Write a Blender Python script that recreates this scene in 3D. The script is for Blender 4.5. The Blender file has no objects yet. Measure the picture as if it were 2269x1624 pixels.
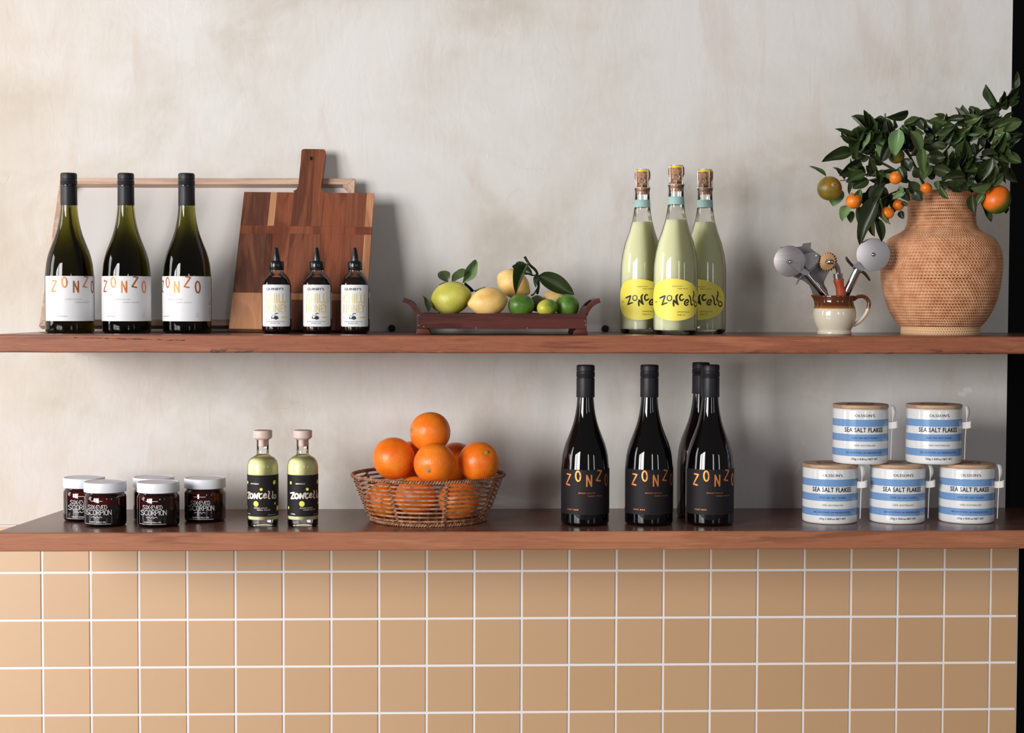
import bpy, bmesh, math, random
import numpy as np
from mathutils import Vector, Matrix

sc = bpy.context.scene
COL = sc.collection
rnd = random.Random(7)
PI = math.pi

# ------------------------------------------------------------------ camera
F, CX, CY = 3700.0, 1134.5, 812.0
YAW, PITCH, ROLL = 0.03903, 0.0417, 0.00298
CAM = Vector((-0.14976, -3.31816, 0.54812))
_f = Vector((math.sin(YAW)*math.cos(PITCH), math.cos(YAW)*math.cos(PITCH), -math.sin(PITCH)))
_r = Vector((math.cos(YAW), -math.sin(YAW), 0))
_u = _r.cross(_f)
RGT = math.cos(ROLL)*_r + math.sin(ROLL)*_u
UPV = -math.sin(ROLL)*_r + math.cos(ROLL)*_u
FWD = _f
cam = bpy.data.cameras.new('camera')
cam.sensor_width = 36.0
cam.lens = F/2269.0*36.0
cam.clip_start = 0.05
camo = bpy.data.objects.new('camera', cam)
COL.objects.link(camo)
camo.matrix_world = Matrix((
    (RGT.x, UPV.x, -FWD.x, CAM.x), (RGT.y, UPV.y, -FWD.y, CAM.y),
    (RGT.z, UPV.z, -FWD.z, CAM.z), (0, 0, 0, 1)))
sc.camera = camo

# ------------------------------------------------------------------ world, light, exposure
w = bpy.data.worlds.new('world')
sc.world = w
w.use_nodes = True
bg = w.node_tree.nodes['Background']
bg.inputs[0].default_value = (0.95, 0.93, 0.94, 1)
bg.inputs[1].default_value = 0.13
sc.view_settings.view_transform = 'Standard'
sc.view_settings.look = 'None'
sc.view_settings.exposure = 0.0
sc.view_settings.gamma = 1.0
sc.view_settings.use_curve_mapping = False

def area(name, loc, aim, sx, sy, radiance, color=(1, 1, 1)):
    l = bpy.data.lights.new(name, 'AREA')
    l.shape = 'RECTANGLE'
    l.size, l.size_y = sx, sy
    l.energy = radiance*PI*sx*sy
    l.color = color
    o = bpy.data.objects.new(name, l)
    COL.objects.link(o)
    o.location = loc
    d = Vector(aim) - Vector(loc)
    o.rotation_euler = d.to_track_quat('-Z', 'Y').to_euler()
    return o
# the street windows of the room, behind and to the left of the camera
area('window_light_a', (-4.15, -5.4, 1.3), (-4.15, 0, 1.3), 2.2, 2.5, 21, (1.0, 0.985, 0.975))
area('window_light_b', (-6.75, -5.4, 1.3), (-6.75, 0, 1.3), 2.2, 2.5, 21, (1.0, 0.985, 0.975))
area('window_light_c', (-4.9, -0.9, 1.2), (0, -0.9, 1.2), 1.3, 2.2, 8, (0.94, 0.97, 1.0))
area('window_light_d', (1.3, -6.2, 1.3), (1.3, 0, 1.3), 0.55, 1.5, 9, (0.95, 0.97, 1.0))
area('window_light_e', (4.6, -5.6, 1.3), (4.6, 0, 1.3), 0.7, 1.4, 7, (0.95, 0.97, 1.0))

# ------------------------------------------------------------------ pixel helpers (2269 x 1624 photograph -> metres at a chosen depth)
def ray(px, py):
    return (RGT*((px-CX)/F) - UPV*((py-CY)/F) + FWD)
def at(px, py, Y):
    d = ray(px, py)
    return CAM + d*((Y-CAM.y)/d.y)
def atz(px, py, Z):
    d = ray(px, py)
    return CAM + d*((Z-CAM.z)/d.z)
def onplane(px, py, O, n):
    d = ray(px, py)
    return CAM + d*((O-CAM).dot(n)/d.dot(n))
def ppm(p):                       # pixels per metre at a point
    return F/(Vector(p)-CAM).dot(FWD)
def facing(p):                    # rotation about Z that turns local -Y towards the lens
    return math.atan2(CAM.x-p[0], p[1]-CAM.y)

# ------------------------------------------------------------------ object helpers
def new(name, verts, faces, mats, parent=None, smooth=True, sharp=35, fm=None):
    me = bpy.data.meshes.new(name)
    me.from_pydata([tuple(v) for v in verts], [], faces)
    for m in (mats if isinstance(mats, (list, tuple)) else [mats]):
        me.materials.append(m)
    if fm:
        me.polygons.foreach_set('material_index', fm)
    bm = bmesh.new(); bm.from_mesh(me)
    bmesh.ops.recalc_face_normals(bm, faces=bm.faces)
    bm.to_mesh(me); bm.free()
    if smooth:
        me.polygons.foreach_set('use_smooth', [True]*len(me.polygons))
        if sharp:
            me.set_sharp_from_angle(angle=math.radians(sharp))
    o = bpy.data.objects.new(name, me)
    COL.objects.link(o)
    if parent: o.parent = parent
    return o

def share(name, me, parent=None, mat=None):
    o = bpy.data.objects.new(name, me)
    COL.objects.link(o)
    if parent: o.parent = parent
    if mat: o.matrix_local = mat
    return o

def tag(o, label, cat, group=None):
    o['label'] = label; o['category'] = cat
    if group: o['group'] = group
    return o

def thing(name, label, cat, loc, rz=0, group=None):
    o = bpy.data.objects.new(name, None)
    o.empty_display_size = 0.02
    COL.objects.link(o)
    o.location = loc; o.rotation_euler = (0, 0, rz)
    return tag(o, label, cat, group)

def structure(o):
    o['kind'] = 'structure'
    return o

def copy_tree(o, parent=None):
    c = o.copy(); COL.objects.link(c)
    if parent: c.parent = parent
    for ch in list(o.children): copy_tree(ch, c)
    return c

def lathe(prof, n=48, closed=True):
    """profile (r, z) bottom to top -> verts, faces; r == 0 makes a pole"""
    V, Fc, rings = [], [], []
    for r, z in prof:
        if r <= 1e-7:
            rings.append([len(V)]); V.append((0, 0, z))
        else:
            b = len(V)
            for i in range(n):
                a = 2*PI*i/n
                V.append((r*math.sin(a), -r*math.cos(a), z))
            rings.append(list(range(b, b+n)))
    for A, B in zip(rings, rings[1:]):
        if len(A) == 1 and len(B) == 1: continue
        for i in range(n):
            j = (i+1) % n
            if len(A) == 1: Fc.append((A[0], B[j], B[i]))
            elif len(B) == 1: Fc.append((A[i], A[j], B[0]))
            else: Fc.append((A[i], A[j], B[j], B[i]))
    return V, Fc

def rot(name, prof, mat, parent, s=1.0, n=48, sharp=35, capped=True):
    p = [(r*s, z*s) for r, z in prof]
    if capped:
        if p[0][0] > 0: p = [(0, p[0][1])] + p
        if p[-1][0] > 0: p = p + [(0, p[-1][1])]
    V, Fc = lathe(p, n)
    return new(name, V, Fc, mat, parent, True, sharp)

def tube_geo(pts, r, seg=8, closed=False, V=None, Fc=None, taper=None):
    V = [] if V is None else V
    Fc = [] if Fc is None else Fc
    pts = [Vector(p) for p in pts]
    n = len(pts)
    base = len(V)
    prev = None
    for i, p in enumerate(pts):
        if closed: t = pts[(i+1) % n]-pts[(i-1) % n]
        else: t = pts[min(i+1, n-1)]-pts[max(i-1, 0)]
        t.normalize()
        if prev is None:
            a = Vector((0, 0, 1)) if abs(t.z) < 0.9 else Vector((0, 1, 0))
            u = t.cross(a).normalized()
        else:
            u = (prev - t*prev.dot(t)).normalized()
        prev = u
        v = t.cross(u)
        rr = r if taper is None else r*taper[i]
        for k in range(seg):
            a = 2*PI*k/seg
            V.append(p + (u*math.cos(a)+v*math.sin(a))*rr)
    m = n if closed else n-1
    for i in range(m):
        j = (i+1) % n
        for k in range(seg):
            l = (k+1) % seg
            Fc.append((base+i*seg+k, base+i*seg+l, base+j*seg+l, base+j*seg+k))
    if not closed:
        Fc.append(tuple(base+k for k in reversed(range(seg))))
        Fc.append(tuple(base+(n-1)*seg+k for k in range(seg)))
    return V, Fc

def tube(name, pts, r, mat, parent, seg=8, closed=False, taper=None):
    V, Fc = tube_geo(pts, r, seg, closed, taper=taper)
    return new(name, V, Fc, mat, parent, True, 50)

def catmull(pts, k=8, closed=False):
    pts = [Vector(p) for p in pts]
    out = []; n = len(pts)
    for i in range(n if closed else n-1):
        if closed: p0, p1, p2, p3 = pts[i-1], pts[i], pts[(i+1) % n], pts[(i+2) % n]
        else: p0, p1, p2, p3 = pts[max(i-1, 0)], pts[i], pts[i+1], pts[min(i+2, n-1)]
        for j in range(k):
            t = j/k
            out.append(0.5*((2*p1)+(p2-p0)*t+(2*p0-5*p1+4*p2-p3)*t*t+(3*p1-p0-3*p2+p3)*t**3))
    if not closed: out.append(pts[-1].copy())
    return out

def box_geo(c, s, bev=0.0):
    bm = bmesh.new()
    bmesh.ops.create_cube(bm, size=1.0)
    for v in bm.verts:
        v.co = Vector((c[0]+v.co.x*s[0], c[1]+v.co.y*s[1], c[2]+v.co.z*s[2]))
    if bev > 0:
        bmesh.ops.bevel(bm, geom=bm.edges[:], offset=bev, segments=2, profile=0.6, affect='EDGES')
    V = [v.co.copy() for v in bm.verts]
    bm.verts.index_update()
    Fc = [tuple(v.index for v in f.verts) for f in bm.faces]
    bm.free()
    return V, Fc

def box(name, c, s, mat, parent=None, bev=0.0):
    V, Fc = box_geo(c, s, bev)
    return new(name, V, Fc, mat, parent, False)

def prism_geo(outline, depth, bev=0.0, holes=None):
    """outline (x, y) in a plane, extruded to -depth along z, front edges bevelled"""
    bm = bmesh.new()
    vs = [bm.verts.new((x, y, 0)) for x, y in outline]
    f = bm.faces.new(vs)
    r = bmesh.ops.extrude_face_region(bm, geom=[f])
    for e in r['geom']:
        if isinstance(e, bmesh.types.BMVert): e.co.z -= depth
    bmesh.ops.recalc_face_normals(bm, faces=bm.faces)
    if bev > 0:
        es = [e for e in bm.edges if abs(e.verts[0].co.z-e.verts[1].co.z) < 1e-9]
        bmesh.ops.bevel(bm, geom=es, offset=bev, segments=2, profile=0.5, affect='EDGES')
    bm.verts.index_update()
    V = [v.co.copy() for v in bm.verts]
    Fc = [tuple(v.index for v in f.verts) for f in bm.faces]
    bm.free()
    return V, Fc

# ------------------------------------------------------------------ lettering: flat shapes wrapped on cylinders
_tc = {}
def text2d(s, h, width=None, spacing=1.0, thick=0.0):
    key = (s, spacing, thick)
    if key not in _tc:
        cu = bpy.data.curves.new('text', 'FONT')
        cu.body = s; cu.size = 1.0; cu.space_character = spacing
        cu.resolution_u = 2; cu.offset = thick
        o = bpy.data.objects.new('text', cu)
        COL.objects.link(o)
        dg = bpy.context.evaluated_depsgraph_get()
        me = bpy.data.meshes.new_from_object(o.evaluated_get(dg))
        _tc[key] = ([tuple(v.co[:2]) for v in me.vertices], [tuple(p.vertices) for p in me.polygons])
        bpy.data.objects.remove(o); bpy.data.curves.remove(cu); bpy.data.meshes.remove(me)
    V, Fc = _tc[key]
    xs = [v[0] for v in V]; ys = [v[1] for v in V]
    x0, x1, y0, y1 = min(xs), max(xs), min(ys), max(ys)
    k = h/(y1-y0)
    kx = k if width is None else width/(x1-x0)
    return [((v[0]-(x0+x1)/2)*kx, (v[1]-(y0+y1)/2)*k) for v in V], Fc

def stroke2d(lines, wd, V=None, Fc=None):
    V = [] if V is None else V
    Fc = [] if Fc is None else Fc
    for ln in lines:
        n = len(ln)
        for i, (x, y) in enumerate(ln):
            ww = wd(i/(n-1)) if callable(wd) else wd
            b = len(V)
            for k in range(8):
                a = 2*PI*k/8
                V.append((x+ww/2*math.cos(a), y+ww/2*math.sin(a)))
            Fc.append(tuple(range(b, b+8)))
            if i < n-1:
                x2, y2 = ln[i+1]
                w2 = wd((i+1)/(n-1)) if callable(wd) else wd
                dx, dy = x2-x, y2-y
                L = math.hypot(dx, dy) or 1e-9
                nx, ny = -dy/L/2, dx/L/2
                m = max(1, int(L/0.0015))
                for j in range(m):
                    t0, t1 = j/m, (j+1)/m
                    b = len(V)
                    for t, sgn in ((t0, 1), (t0, -1), (t1, -1), (t1, 1)):
                        wt = ww+(w2-ww)*t
                        V.append((x+dx*t+sgn*nx*wt, y+dy*t+sgn*ny*wt))
                    Fc.append((b, b+1, b+2, b+3))
    return V, Fc

def ell(cx, cy, rx, ry, a0=0, a1=360, n=18):
    return [(cx+rx*math.cos(math.radians(a0+(a1-a0)*i/n)), cy+ry*math.sin(math.radians(a0+(a1-a0)*i/n))) for i in range(n+1)]
def cm2(pts, k=6):
    return [(p.x, p.y) for p in catmull([(x, y, 0) for x, y in pts], k)]
GL = {
    'Z': [[(0, 1), (1, 1), (0, 0), (1, 0)]],
    'O': [ell(.5, .5, .5, .5)],
    'N': [[(0, 0), (0, 1), (1, 0), (1, 1)]],
    'S': [cm2([(.95, .85), (.5, 1), (.05, .78), (.5, .5), (.95, .22), (.5, 0), (.05, .15)])],
    'I': [[(.5, 0), (.5, 1)]],
    'X': [[(0, 0), (1, 1)], [(0, 1), (1, 0)]],
    '-': [[(.1, .5), (.9, .5)]],
    'E': [cm2([(.95, .9), (.4, 1), (.1, .78), (.55, .54)]), cm2([(.55, .54), (.05, .28), (.4, 0), (.95, .12)])],
    'Y': [cm2([(0, 1), (.15, .55), (.5, .45)]), cm2([(1, 1), (.85, .3), (.4, 0)])],
    'D': [[(.1, 0), (.1, 1)], cm2([(.1, 1), (.7, .92), (1, .5), (.7, .06), (.1, 0)])],
    'C': [ell(.55, .5, .55, .5, 50, 310)],
    'R': [[(.1, 0), (.1, 1)], cm2([(.1, 1), (.8, .95), (.85, .6), (.1, .5)]), [(.45, .5), (1, 0)]],
    'P': [[(.1, 0), (.1, 1)], cm2([(.1, 1), (.85, .95), (.9, .55), (.1, .45)])],
    # brush script
    'hz': [cm2([(0, .82), (.35, .98), (.78, .95)], 5)+cm2([(.78, .95), (.4, .5), (.02, .08)], 5)+cm2([(.02, .08), (.4, .12), (.9, 0)], 5)],
    'ho': [ell(.5, .5, .48, .5, 80, 450)],
    'hn': [cm2([(.05, 0), (.1, .5), (.2, 1)], 5)+cm2([(.2, 1), (.45, .5), (.62, .08)], 5)+cm2([(.62, .08), (.75, .55), (.98, 1)], 5)],
    'hc': [ell(.55, .5, .5, .5, 55, 300)],
    'he': [cm2([(.08, .45), (.6, .55), (.85, .8), (.55, 1), (.15, .75), (.08, .35), (.4, .02), (.95, .2)])],
    'hl': [cm2([(.55, 1), (.35, .6), (.2, .2), (.45, 0), (.8, .12)])],
}
def glyph(ch, x0, y0, x1, y1, tilt=0):
    out = []
    cx, cy = (x0+x1)/2, (y0+y1)/2
    c, s = math.cos(math.radians(tilt)), math.sin(math.radians(tilt))
    for ln in GL[ch]:
        o = []
        for x, y in ln:
            X, Y = x0+(x1-x0)*x-cx, y0+(y1-y0)*y-cy
            o.append((cx+c*X-s*Y, cy+s*X+c*Y))
        out.append(o)
    return out

class Print:
    """collects flat shapes in arc length / height, then wraps them on a cylinder as one mesh"""
    def __init__(s): s.V = []; s.F = []
    def add(s, vf, dx=0, dy=0):
        b = len(s.V)
        s.V += [(x+dx, y+dy) for x, y in vf[0]]
        s.F += [tuple(i+b for i in f) for f in vf[1]]
        return s
    def text(s, t, x, y, h, width=None, spacing=1.0, thick=0.0):
        return s.add(text2d(t, h, width, spacing, thick), x, y)
    def strokes(s, lines, wd):
        return s.add(stroke2d(lines, wd))
    def rect(s, x0, y0, x1, y1):
        return s.add(([(x0, y0), (x1, y0), (x1, y1), (x0, y1)], [(0, 1, 2, 3)]))
    def disc(s, x, y, rx, ry, tilt=0, n=20):
        c, q = math.cos(tilt), math.sin(tilt)
        return s.add(([(x+c*rx*math.cos(2*PI*i/n)-q*ry*math.sin(2*PI*i/n), y+q*rx*math.cos(2*PI*i/n)+c*ry*math.sin(2*PI*i/n)) for i in range(n)], [tuple(range(n))]))
    def wrap(s, name, R, mat, parent, step=0.003):
        bm = bmesh.new()
        vs = [bm.verts.new((x, y, 0)) for x, y in s.V]
        for f in s.F:
            try: bm.faces.new([vs[i] for i in f])
            except ValueError: pass
        xs = [v[0] for v in s.V]
        x = math.floor(min(xs)/step)*step + step
        while x < max(xs):
            bmesh.ops.bisect_plane(bm, geom=bm.verts[:]+bm.edges[:]+bm.faces[:], plane_co=(x, 0, 0), plane_no=(1, 0, 0))
            x += step
        bm.verts.index_update()
        V = []
        for v in bm.verts:
            a = v.co.x/R
            V.append((R*math.sin(a), -R*math.cos(a), v.co.y))
        Fc = [tuple(v.index for v in f.verts) for f in bm.faces]
        bm.free()
        me = bpy.data.meshes.new(name)
        me.from_pydata(V, [], Fc)
        me.materials.append(mat)
        me.polygons.foreach_set('use_smooth', [True]*len(me.polygons))
        o = bpy.data.objects.new(name, me)
        COL.objects.link(o); o.parent = parent
        if 'print' in name or 'lettering' in name or name == 'barcode': o['kind'] = 'stuff'
        # outward normals
        flip = [p.index for p in me.polygons if p.normal.x*p.center.x+p.normal.y*p.center.y < 0]
        if flip:
            bm = bmesh.new(); bm.from_mesh(me); bm.faces.ensure_lookup_table()
            bmesh.ops.reverse_faces(bm, faces=[bm.faces[i] for i in flip]); bm.to_mesh(me); bm.free()
        return o

def band(name, R, z0, z1, a0, a1, mat, parent, th=0.0003, n=40, corner=0.0):
    """a paper label: curved sheet with thickness, rounded corners"""
    w = R*math.radians(a1-a0); h = z1-z0
    out = []
    if corner > 0:
        for cx, cy, st in ((w-corner, corner, -90), (w-corner, h-corner, 0), (corner, h-corner, 90), (corner, corner, 180)):
            for i in range(5):
                a = math.radians(st+90*i/4)
                out.append((cx+corner*math.cos(a), cy+corner*math.sin(a)))
    else: out = [(0, 0), (w, 0), (w, h), (0, h)]
    return sheet(name, [(x+R*math.radians(a0), y+z0) for x, y in out], R, mat, parent, th)

def sheet(name, out, R, mat, parent, th=0.0003):
    P = Print(); P.add((out, [tuple(range(len(out)))]))
    o = P.wrap(name, R+th, mat, parent, step=R*0.11)
    bm = bmesh.new(); bm.from_mesh(o.data)
    r = bmesh.ops.extrude_face_region(bm, geom=bm.faces[:])
    k = R/(R+th)
    for e in r['geom']:
        if isinstance(e, bmesh.types.BMVert): e.co.x *= k; e.co.y *= k
    bmesh.ops.recalc_face_normals(bm, faces=bm.faces)
    bm.to_mesh(o.data); bm.free()
    o.data.set_sharp_from_angle(angle=math.radians(40))
    return o

# ------------------------------------------------------------------ materials
class M:
    def __init__(s, name):
        s.m = bpy.data.materials.new(name); s.m.use_nodes = True
        s.t = s.m.node_tree; s.n = s.t.nodes; s.n.clear()
        s.out = s.n.new('ShaderNodeOutputMaterial')
    def node(s, typ, ins=None, **kw):
        n = s.n.new('ShaderNode'+typ)
        for k, v in kw.items(): setattr(n, k, v)
        if ins:
            for k, v in ins.items():
                s.put(n.inputs[k], v)
        return n
    def put(s, sock, v):
        if isinstance(v, bpy.types.NodeSocket): s.t.links.new(v, sock)
        elif isinstance(v, (tuple, list)) and len(v) == 3 and sock.type == 'RGBA': sock.default_value = (*v, 1)
        else: sock.default_value = v
    def coord(s, kind='Object', scale=(1, 1, 1), rotation=(0, 0, 0), loc=(0, 0, 0)):
        c = s.node('TexCoord')
        return s.node('Mapping', {'Vector': c.outputs[kind], 'Scale': scale, 'Rotation': rotation, 'Location': loc}).outputs[0]
    def noise(s, vec, scale, detail=3, rough=.5, dist=0):
        return s.node('TexNoise', {'Vector': vec, 'Scale': scale, 'Detail': detail, 'Roughness': rough, 'Distortion': dist}).outputs[0]
    def ramp(s, fac, stops):
        n = s.node('ValToRGB', {'Fac': fac})
        cr = n.color_ramp
        while len(cr.elements) < len(stops): cr.elements.new(0.5)
        for e, (p, c) in zip(cr.elements, stops):
            e.position = p; e.color = (*c, 1) if len(c) == 3 else c
        return n.outputs[0]
    def math(s, op, a, b=0.0, c=None, clamp=False):
        n = s.node('Math', operation=op, use_clamp=clamp)
        s.put(n.inputs[0], a); s.put(n.inputs[1], b)
        if c is not None: s.put(n.inputs[2], c)
        return n.outputs[0]
    def range(s, v, a, b, c=0.0, d=1.0):
        n = s.node('MapRange', {'Value': v, 'From Min': a, 'From Max': b, 'To Min': c, 'To Max': d}, interpolation_type='SMOOTHSTEP')
        return n.outputs[0]
    def mix(s, fac, a, b, blend='MIX'):
        n = s.node('Mix', data_type='RGBA', blend_type=blend)
        s.put(n.inputs[0], fac); s.put(n.inputs[6], a); s.put(n.inputs[7], b)
        return n.outputs[2]
    def bump(s, h, strength=.3, dist=.001, normal=None):
        n = s.node('Bump', {'Height': h, 'Strength': strength, 'Distance': dist})
        if normal is not None: s.put(n.inputs['Normal'], normal)
        return n.outputs[0]
    def pbr(s, color, rough=.5, **kw):
        ins = {'Base Color': color, 'Roughness': rough}
        mp = dict(metal='Metallic', spec='Specular IOR Level', trans='Transmission Weight', ior='IOR', normal='Normal',
                  coat='Coat Weight', coatr='Coat Roughness', sss='Subsurface Weight', sssr='Subsurface Radius', ssss='Subsurface Scale', sheen='Sheen Weight', alpha='Alpha')
        for k, v in kw.items(): ins[mp[k]] = v
        b = s.node('BsdfPrincipled', ins)
        s.t.links.new(b.outputs[0], s.out.inputs[0])
        s.b = b
        return s.m

def plain(name, color, rough=.5, **kw): return M(name).pbr(color, rough, **kw)

def srgb(r, g, b):
    f = lambda c: (c/255/12.92) if c/255 <= .04045 else ((c/255+.055)/1.055)**2.4
    return (f(r), f(g), f(b))

def wood(name, dark, mid, light, axis=0, scale=1.0, rough=.45, spec=.5, bump=.25, ring=9.0, rings_mix=.5, extra=None, coat=0):
    m = M(name)
    sc3 = [14*scale]*3; sc3[axis] = 1.1*scale
    v = m.coord(scale=tuple(sc3))
    n1 = m.noise(v, 2.2, 5, .6, .6)
    sc4 = [120*scale]*3; sc4[axis] = 5*scale
    v2 = m.coord(scale=tuple(sc4))
    n2 = m.noise(v2, 3.0, 3, .6)
    rings = m.math('SINE', m.math('MULTIPLY', n1, ring*2*PI))
    rings = m.range(rings, -1, 1)
    f = m.math('ADD', m.math('MULTIPLY', n1, 1-rings_mix*.5), m.math('MULTIPLY', rings, rings_mix*.3))
    f = m.math('ADD', f, m.math('MULTIPLY', m.math('SUBTRACT', n2, .5), .35))
    c = m.ramp(f, [(.28, dark), (.5, mid), (.74, light)])
    if extra: c = extra(m, c)
    b = m.bump(n2, bump, .0006)
    return m.pbr(c, rough, spec=spec, normal=b, coat=coat, coatr=.15)

# plaster
m = M('plaster')
v = m.coord()
big = m.noise(v, 2.3, 5, .6, .4)
med = m.noise(m.coord(loc=(3, 1, 7)), 6.5, 6, .65, .8)
vert = m.noise(m.coord(scale=(5, 1, 1.3), loc=(1, 5, 2)), 2.2, 4, .6, .5)
sepx = m.node('SeparateXYZ', {0: m.coord()}).outputs
c = m.ramp(big, [(.34, srgb(196, 188, 176)), (.47, srgb(212, 208, 201)), (.6, srgb(221, 217, 214))])
c = m.mix(m.math('MULTIPLY', m.range(med, .46, .74), .6), c, srgb(222, 219, 217))
c = m.mix(m.math('MULTIPLY', m.range(vert, .52, .74), .55), c, srgb(206, 192, 180))
warm = m.math('MULTIPLY', m.range(m.math('ADD', sepx[0], m.math('MULTIPLY', med, .5)), -.3, -.95), .55)
c = m.mix(m.math('MULTIPLY', warm, .8), c, srgb(206, 184, 160))
patch = m.noise(m.coord(scale=(1, 1, .7), loc=(9, 2, 4)), 13, 3, .55, 1.0)
pm = m.range(patch, .685, .70)
low = m.math('MULTIPLY', m.range(sepx[2], .62, .42), m.range(sepx[0], .25, .45))
c = m.mix(m.math('MULTIPLY', m.math('MULTIPLY', pm, low), .55), c, srgb(236, 236, 240))
fine = m.noise(m.coord(), 60, 5, .65)
trow = m.noise(m.coord(scale=(1.0, 1, .35), loc=(2, 2, 2)), 26, 3, .5, 2.2)
chips = m.range(m.noise(m.coord(scale=(1, 1, .45), loc=(5, 0, 1)), 46, 5, .6, 1.6), .70, .73)
crk = m.node('TexVoronoi', {'Vector': m.node('VectorMath', {0: m.coord(scale=(1, 1, .6)), 1: m.node('TexNoise', {'Vector': m.coord(), 'Scale': 7.0}).outputs[1]}, operation='ADD').outputs[0], 'Scale': 4.2}, feature='DISTANCE_TO_EDGE').outputs[0]
ck = m.math('MULTIPLY', m.range(crk, .007, .0), m.range(m.noise(m.coord(loc=(4.6, 4, 9.4)), 4, 3), .62, .70))
c = m.mix(m.math('MULTIPLY', ck, .28), c, srgb(150, 140, 128))
c = m.mix(m.math('MULTIPLY', chips, .35), c, srgb(232, 230, 228))
h = m.math('ADD', m.math('MULTIPLY', med, .8), m.math('MULTIPLY', fine, .12))
h = m.math('ADD', h, m.math('MULTIPLY', trow, .35))
h = m.math('ADD', h, m.math('MULTIPLY', chips, .18))
h = m.math('SUBTRACT', h, m.math('MULTIPLY', ck, .6))
PLASTER = m.pbr(c, .62, spec=.25, normal=m.bump(h, .38, .0035))

# glazed tile: each tile a little different
m = M('tile_glaze')
oi = m.node('ObjectInfo').outputs['Random']
c = m.ramp(oi, [(0, (.54, .312, .138)), (.5, (.555, .325, .148)), (1, (.57, .338, .160))])
cl = m.noise(m.coord('Generated'), 2.5, 3, .5)
c = m.mix(m.math('MULTIPLY', m.range(cl, .4, .7), .25), c, (.57, .328, .148))
TILE = m.pbr(c, .52, spec=.55, ior=2.0, coat=.8, coatr=.5)
GROUT = plain('grout', srgb(236, 234, 234), .8)
BLACK = plain('doorway_shade', (.004, .004, .004), .6, spec=.1)  # near-black colour standing in for the darkness of the doorway

# shelf timber with nicks and gouges along the lower edge
def gouges(zbot, crack=None):
    def fn(m, c):
        sp = m.node('SeparateXYZ', {0: m.coord()}).outputs
        # slanting dark splinters close to the lower arris
        v = m.coord(scale=(14, 1, 60), rotation=(0, .45, 0))
        g = m.noise(v, 1.6, 3, .6, .4)
        near = m.range(sp[2], zbot+.013, zbot+.001)
        along = m.range(m.noise(m.coord(scale=(1, 0, 0)), 2.1, 1), .46, .56)
        k = m.math('MULTIPLY', m.math('MULTIPLY', m.range(g, .54, .60), near), along)
        c = m.mix(m.math('MULTIPLY', k, .85), c, (.015, .008, .008))
        pores = m.range(m.noise(m.coord(scale=(90, 90, 420)), 1.0, 2, .6), .62, .70)
        c = m.mix(m.math('MULTIPLY', pores, .35), c, (.10, .035, .02))
        if crack:
            x0, x1, z0, z1 = crack
            zz = m.math('ADD', m.math('MULTIPLY', m.math('SUBTRACT', sp[0], x0), (z1-z0)/(x1-x0)), z0)
            zz = m.math('ADD', zz, m.math('MULTIPLY', m.math('SUBTRACT', m.noise(m.coord(scale=(1, 0, 0)), 55, 3), .5), .005))
            d = m.math('ABSOLUTE', m.math('SUBTRACT', sp[2], zz))
            wth = m.math('MULTIPLY', m.range(m.noise(m.coord(scale=(1, 0, 0), loc=(3, 0, 0)), 38, 2), .40, .62), .0013)
            k = m.math('MULTIPLY', m.math('LESS_THAN', d, wth), m.math('MULTIPLY', m.math('GREATER_THAN', sp[0], x0), m.math('LESS_THAN', sp[0], x1)))
            c = m.mix(k, c, (.03, .006, .006))
        return c
    return fn
ZL, ZLB, ZU, ZUB = 0.12531, 0.0905, 0.47905, 0.44679
c0, c1 = at(165, 748, -.325), at(410, 754, -.325)
WOOD_UP = wood('shelf_timber', (.18, .048, .02), (.32, .098, .042), (.44, .16, .070), 0, 1.0, .5, .55, .35, 5, .35, gouges(ZUB, (c0.x, c1.x, c0.z, c1.z)))
WOOD_LO = wood('bench_timber', (.24, .078, .033), (.37, .135, .062), (.47, .19, .09), 0, 1.2, .5, .55, .2, 5, .3)
def topcoat(m, c): return c
WOOD_TOP = wood('shelf_top_varnish', (.095, .040, .027), (.15, .064, .044), (.205, .09, .062), 0, 1.0, .27, .5, .1, 5, .3)

# ------------------------------------------------------------------ setting
XR = 0.978
structure(box('floor', (-1.5, -2.95, -.78), (7.0, 6.1, .06), plain('pale_floor', (.34, .30, .26), .6)))
wall = structure(box('wall_back', ((-2.6+XR)/2, .05, (.0955+1.75)/2), (XR+2.6, .1, 1.75-.0955), PLASTER))
tiled = structure(box('wall_lower', ((-2.6+1.0045)/2, .05, (-.75+.0945)/2), (1.0045+2.6, .099, .0945+.75), GROUT))
P, G = 0.095, 0.0048
def tile_mesh(x0, x1):
    V, Fc = box_geo((0, 0, 0), (x1-x0, .006, P-G), .0007)
    o = new('tile', V, Fc, TILE, None, False)
    return o
first = tile_mesh(0, P-G); shared = first.data
bpy.data.objects.remove(first)
for row in range(0, 7):
    for i in range(-14, 11):
        xa = (i-0)*P+G/2; xb = (i+1)*P-G/2
        zc = .0-(row-1)*P-P/2
        if row == 0: zc = .0475
        if i == 10:
            xb = 1.0057
            V, Fc = box_geo((0, 0, 0), (xb-xa, .006, P-G), .0007)
            t = new('tile', V, Fc, TILE, tiled, False)
        else:
            t = share('tile', shared, tiled)
        t.location = ((xa+xb)/2, .0016+rnd.uniform(-.0003, .0003), zc+0.0)
        t.rotation_euler = (rnd.uniform(-.0035, .0035), 0, rnd.uniform(-.0035, .0035))
structure(box('trim_1', (1.0064, .03, -.33), (.0012, .062, .85), plain('edge_trim', srgb(200, 190, 176), .4), None, .0002))
structure(box('doorway_shade_panel', (1.75, .35, .6), (1.7, .1, 2.9), BLACK))  # added black sheet: paints the unlit room beyond the opening
structure(box('doorway_shade_strip', (XR+.012, .07, .95), (.022, .06, 1.7), BLACK, None, .002))  # black strip continuing the painted doorway darkness behind the wall edge

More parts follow.
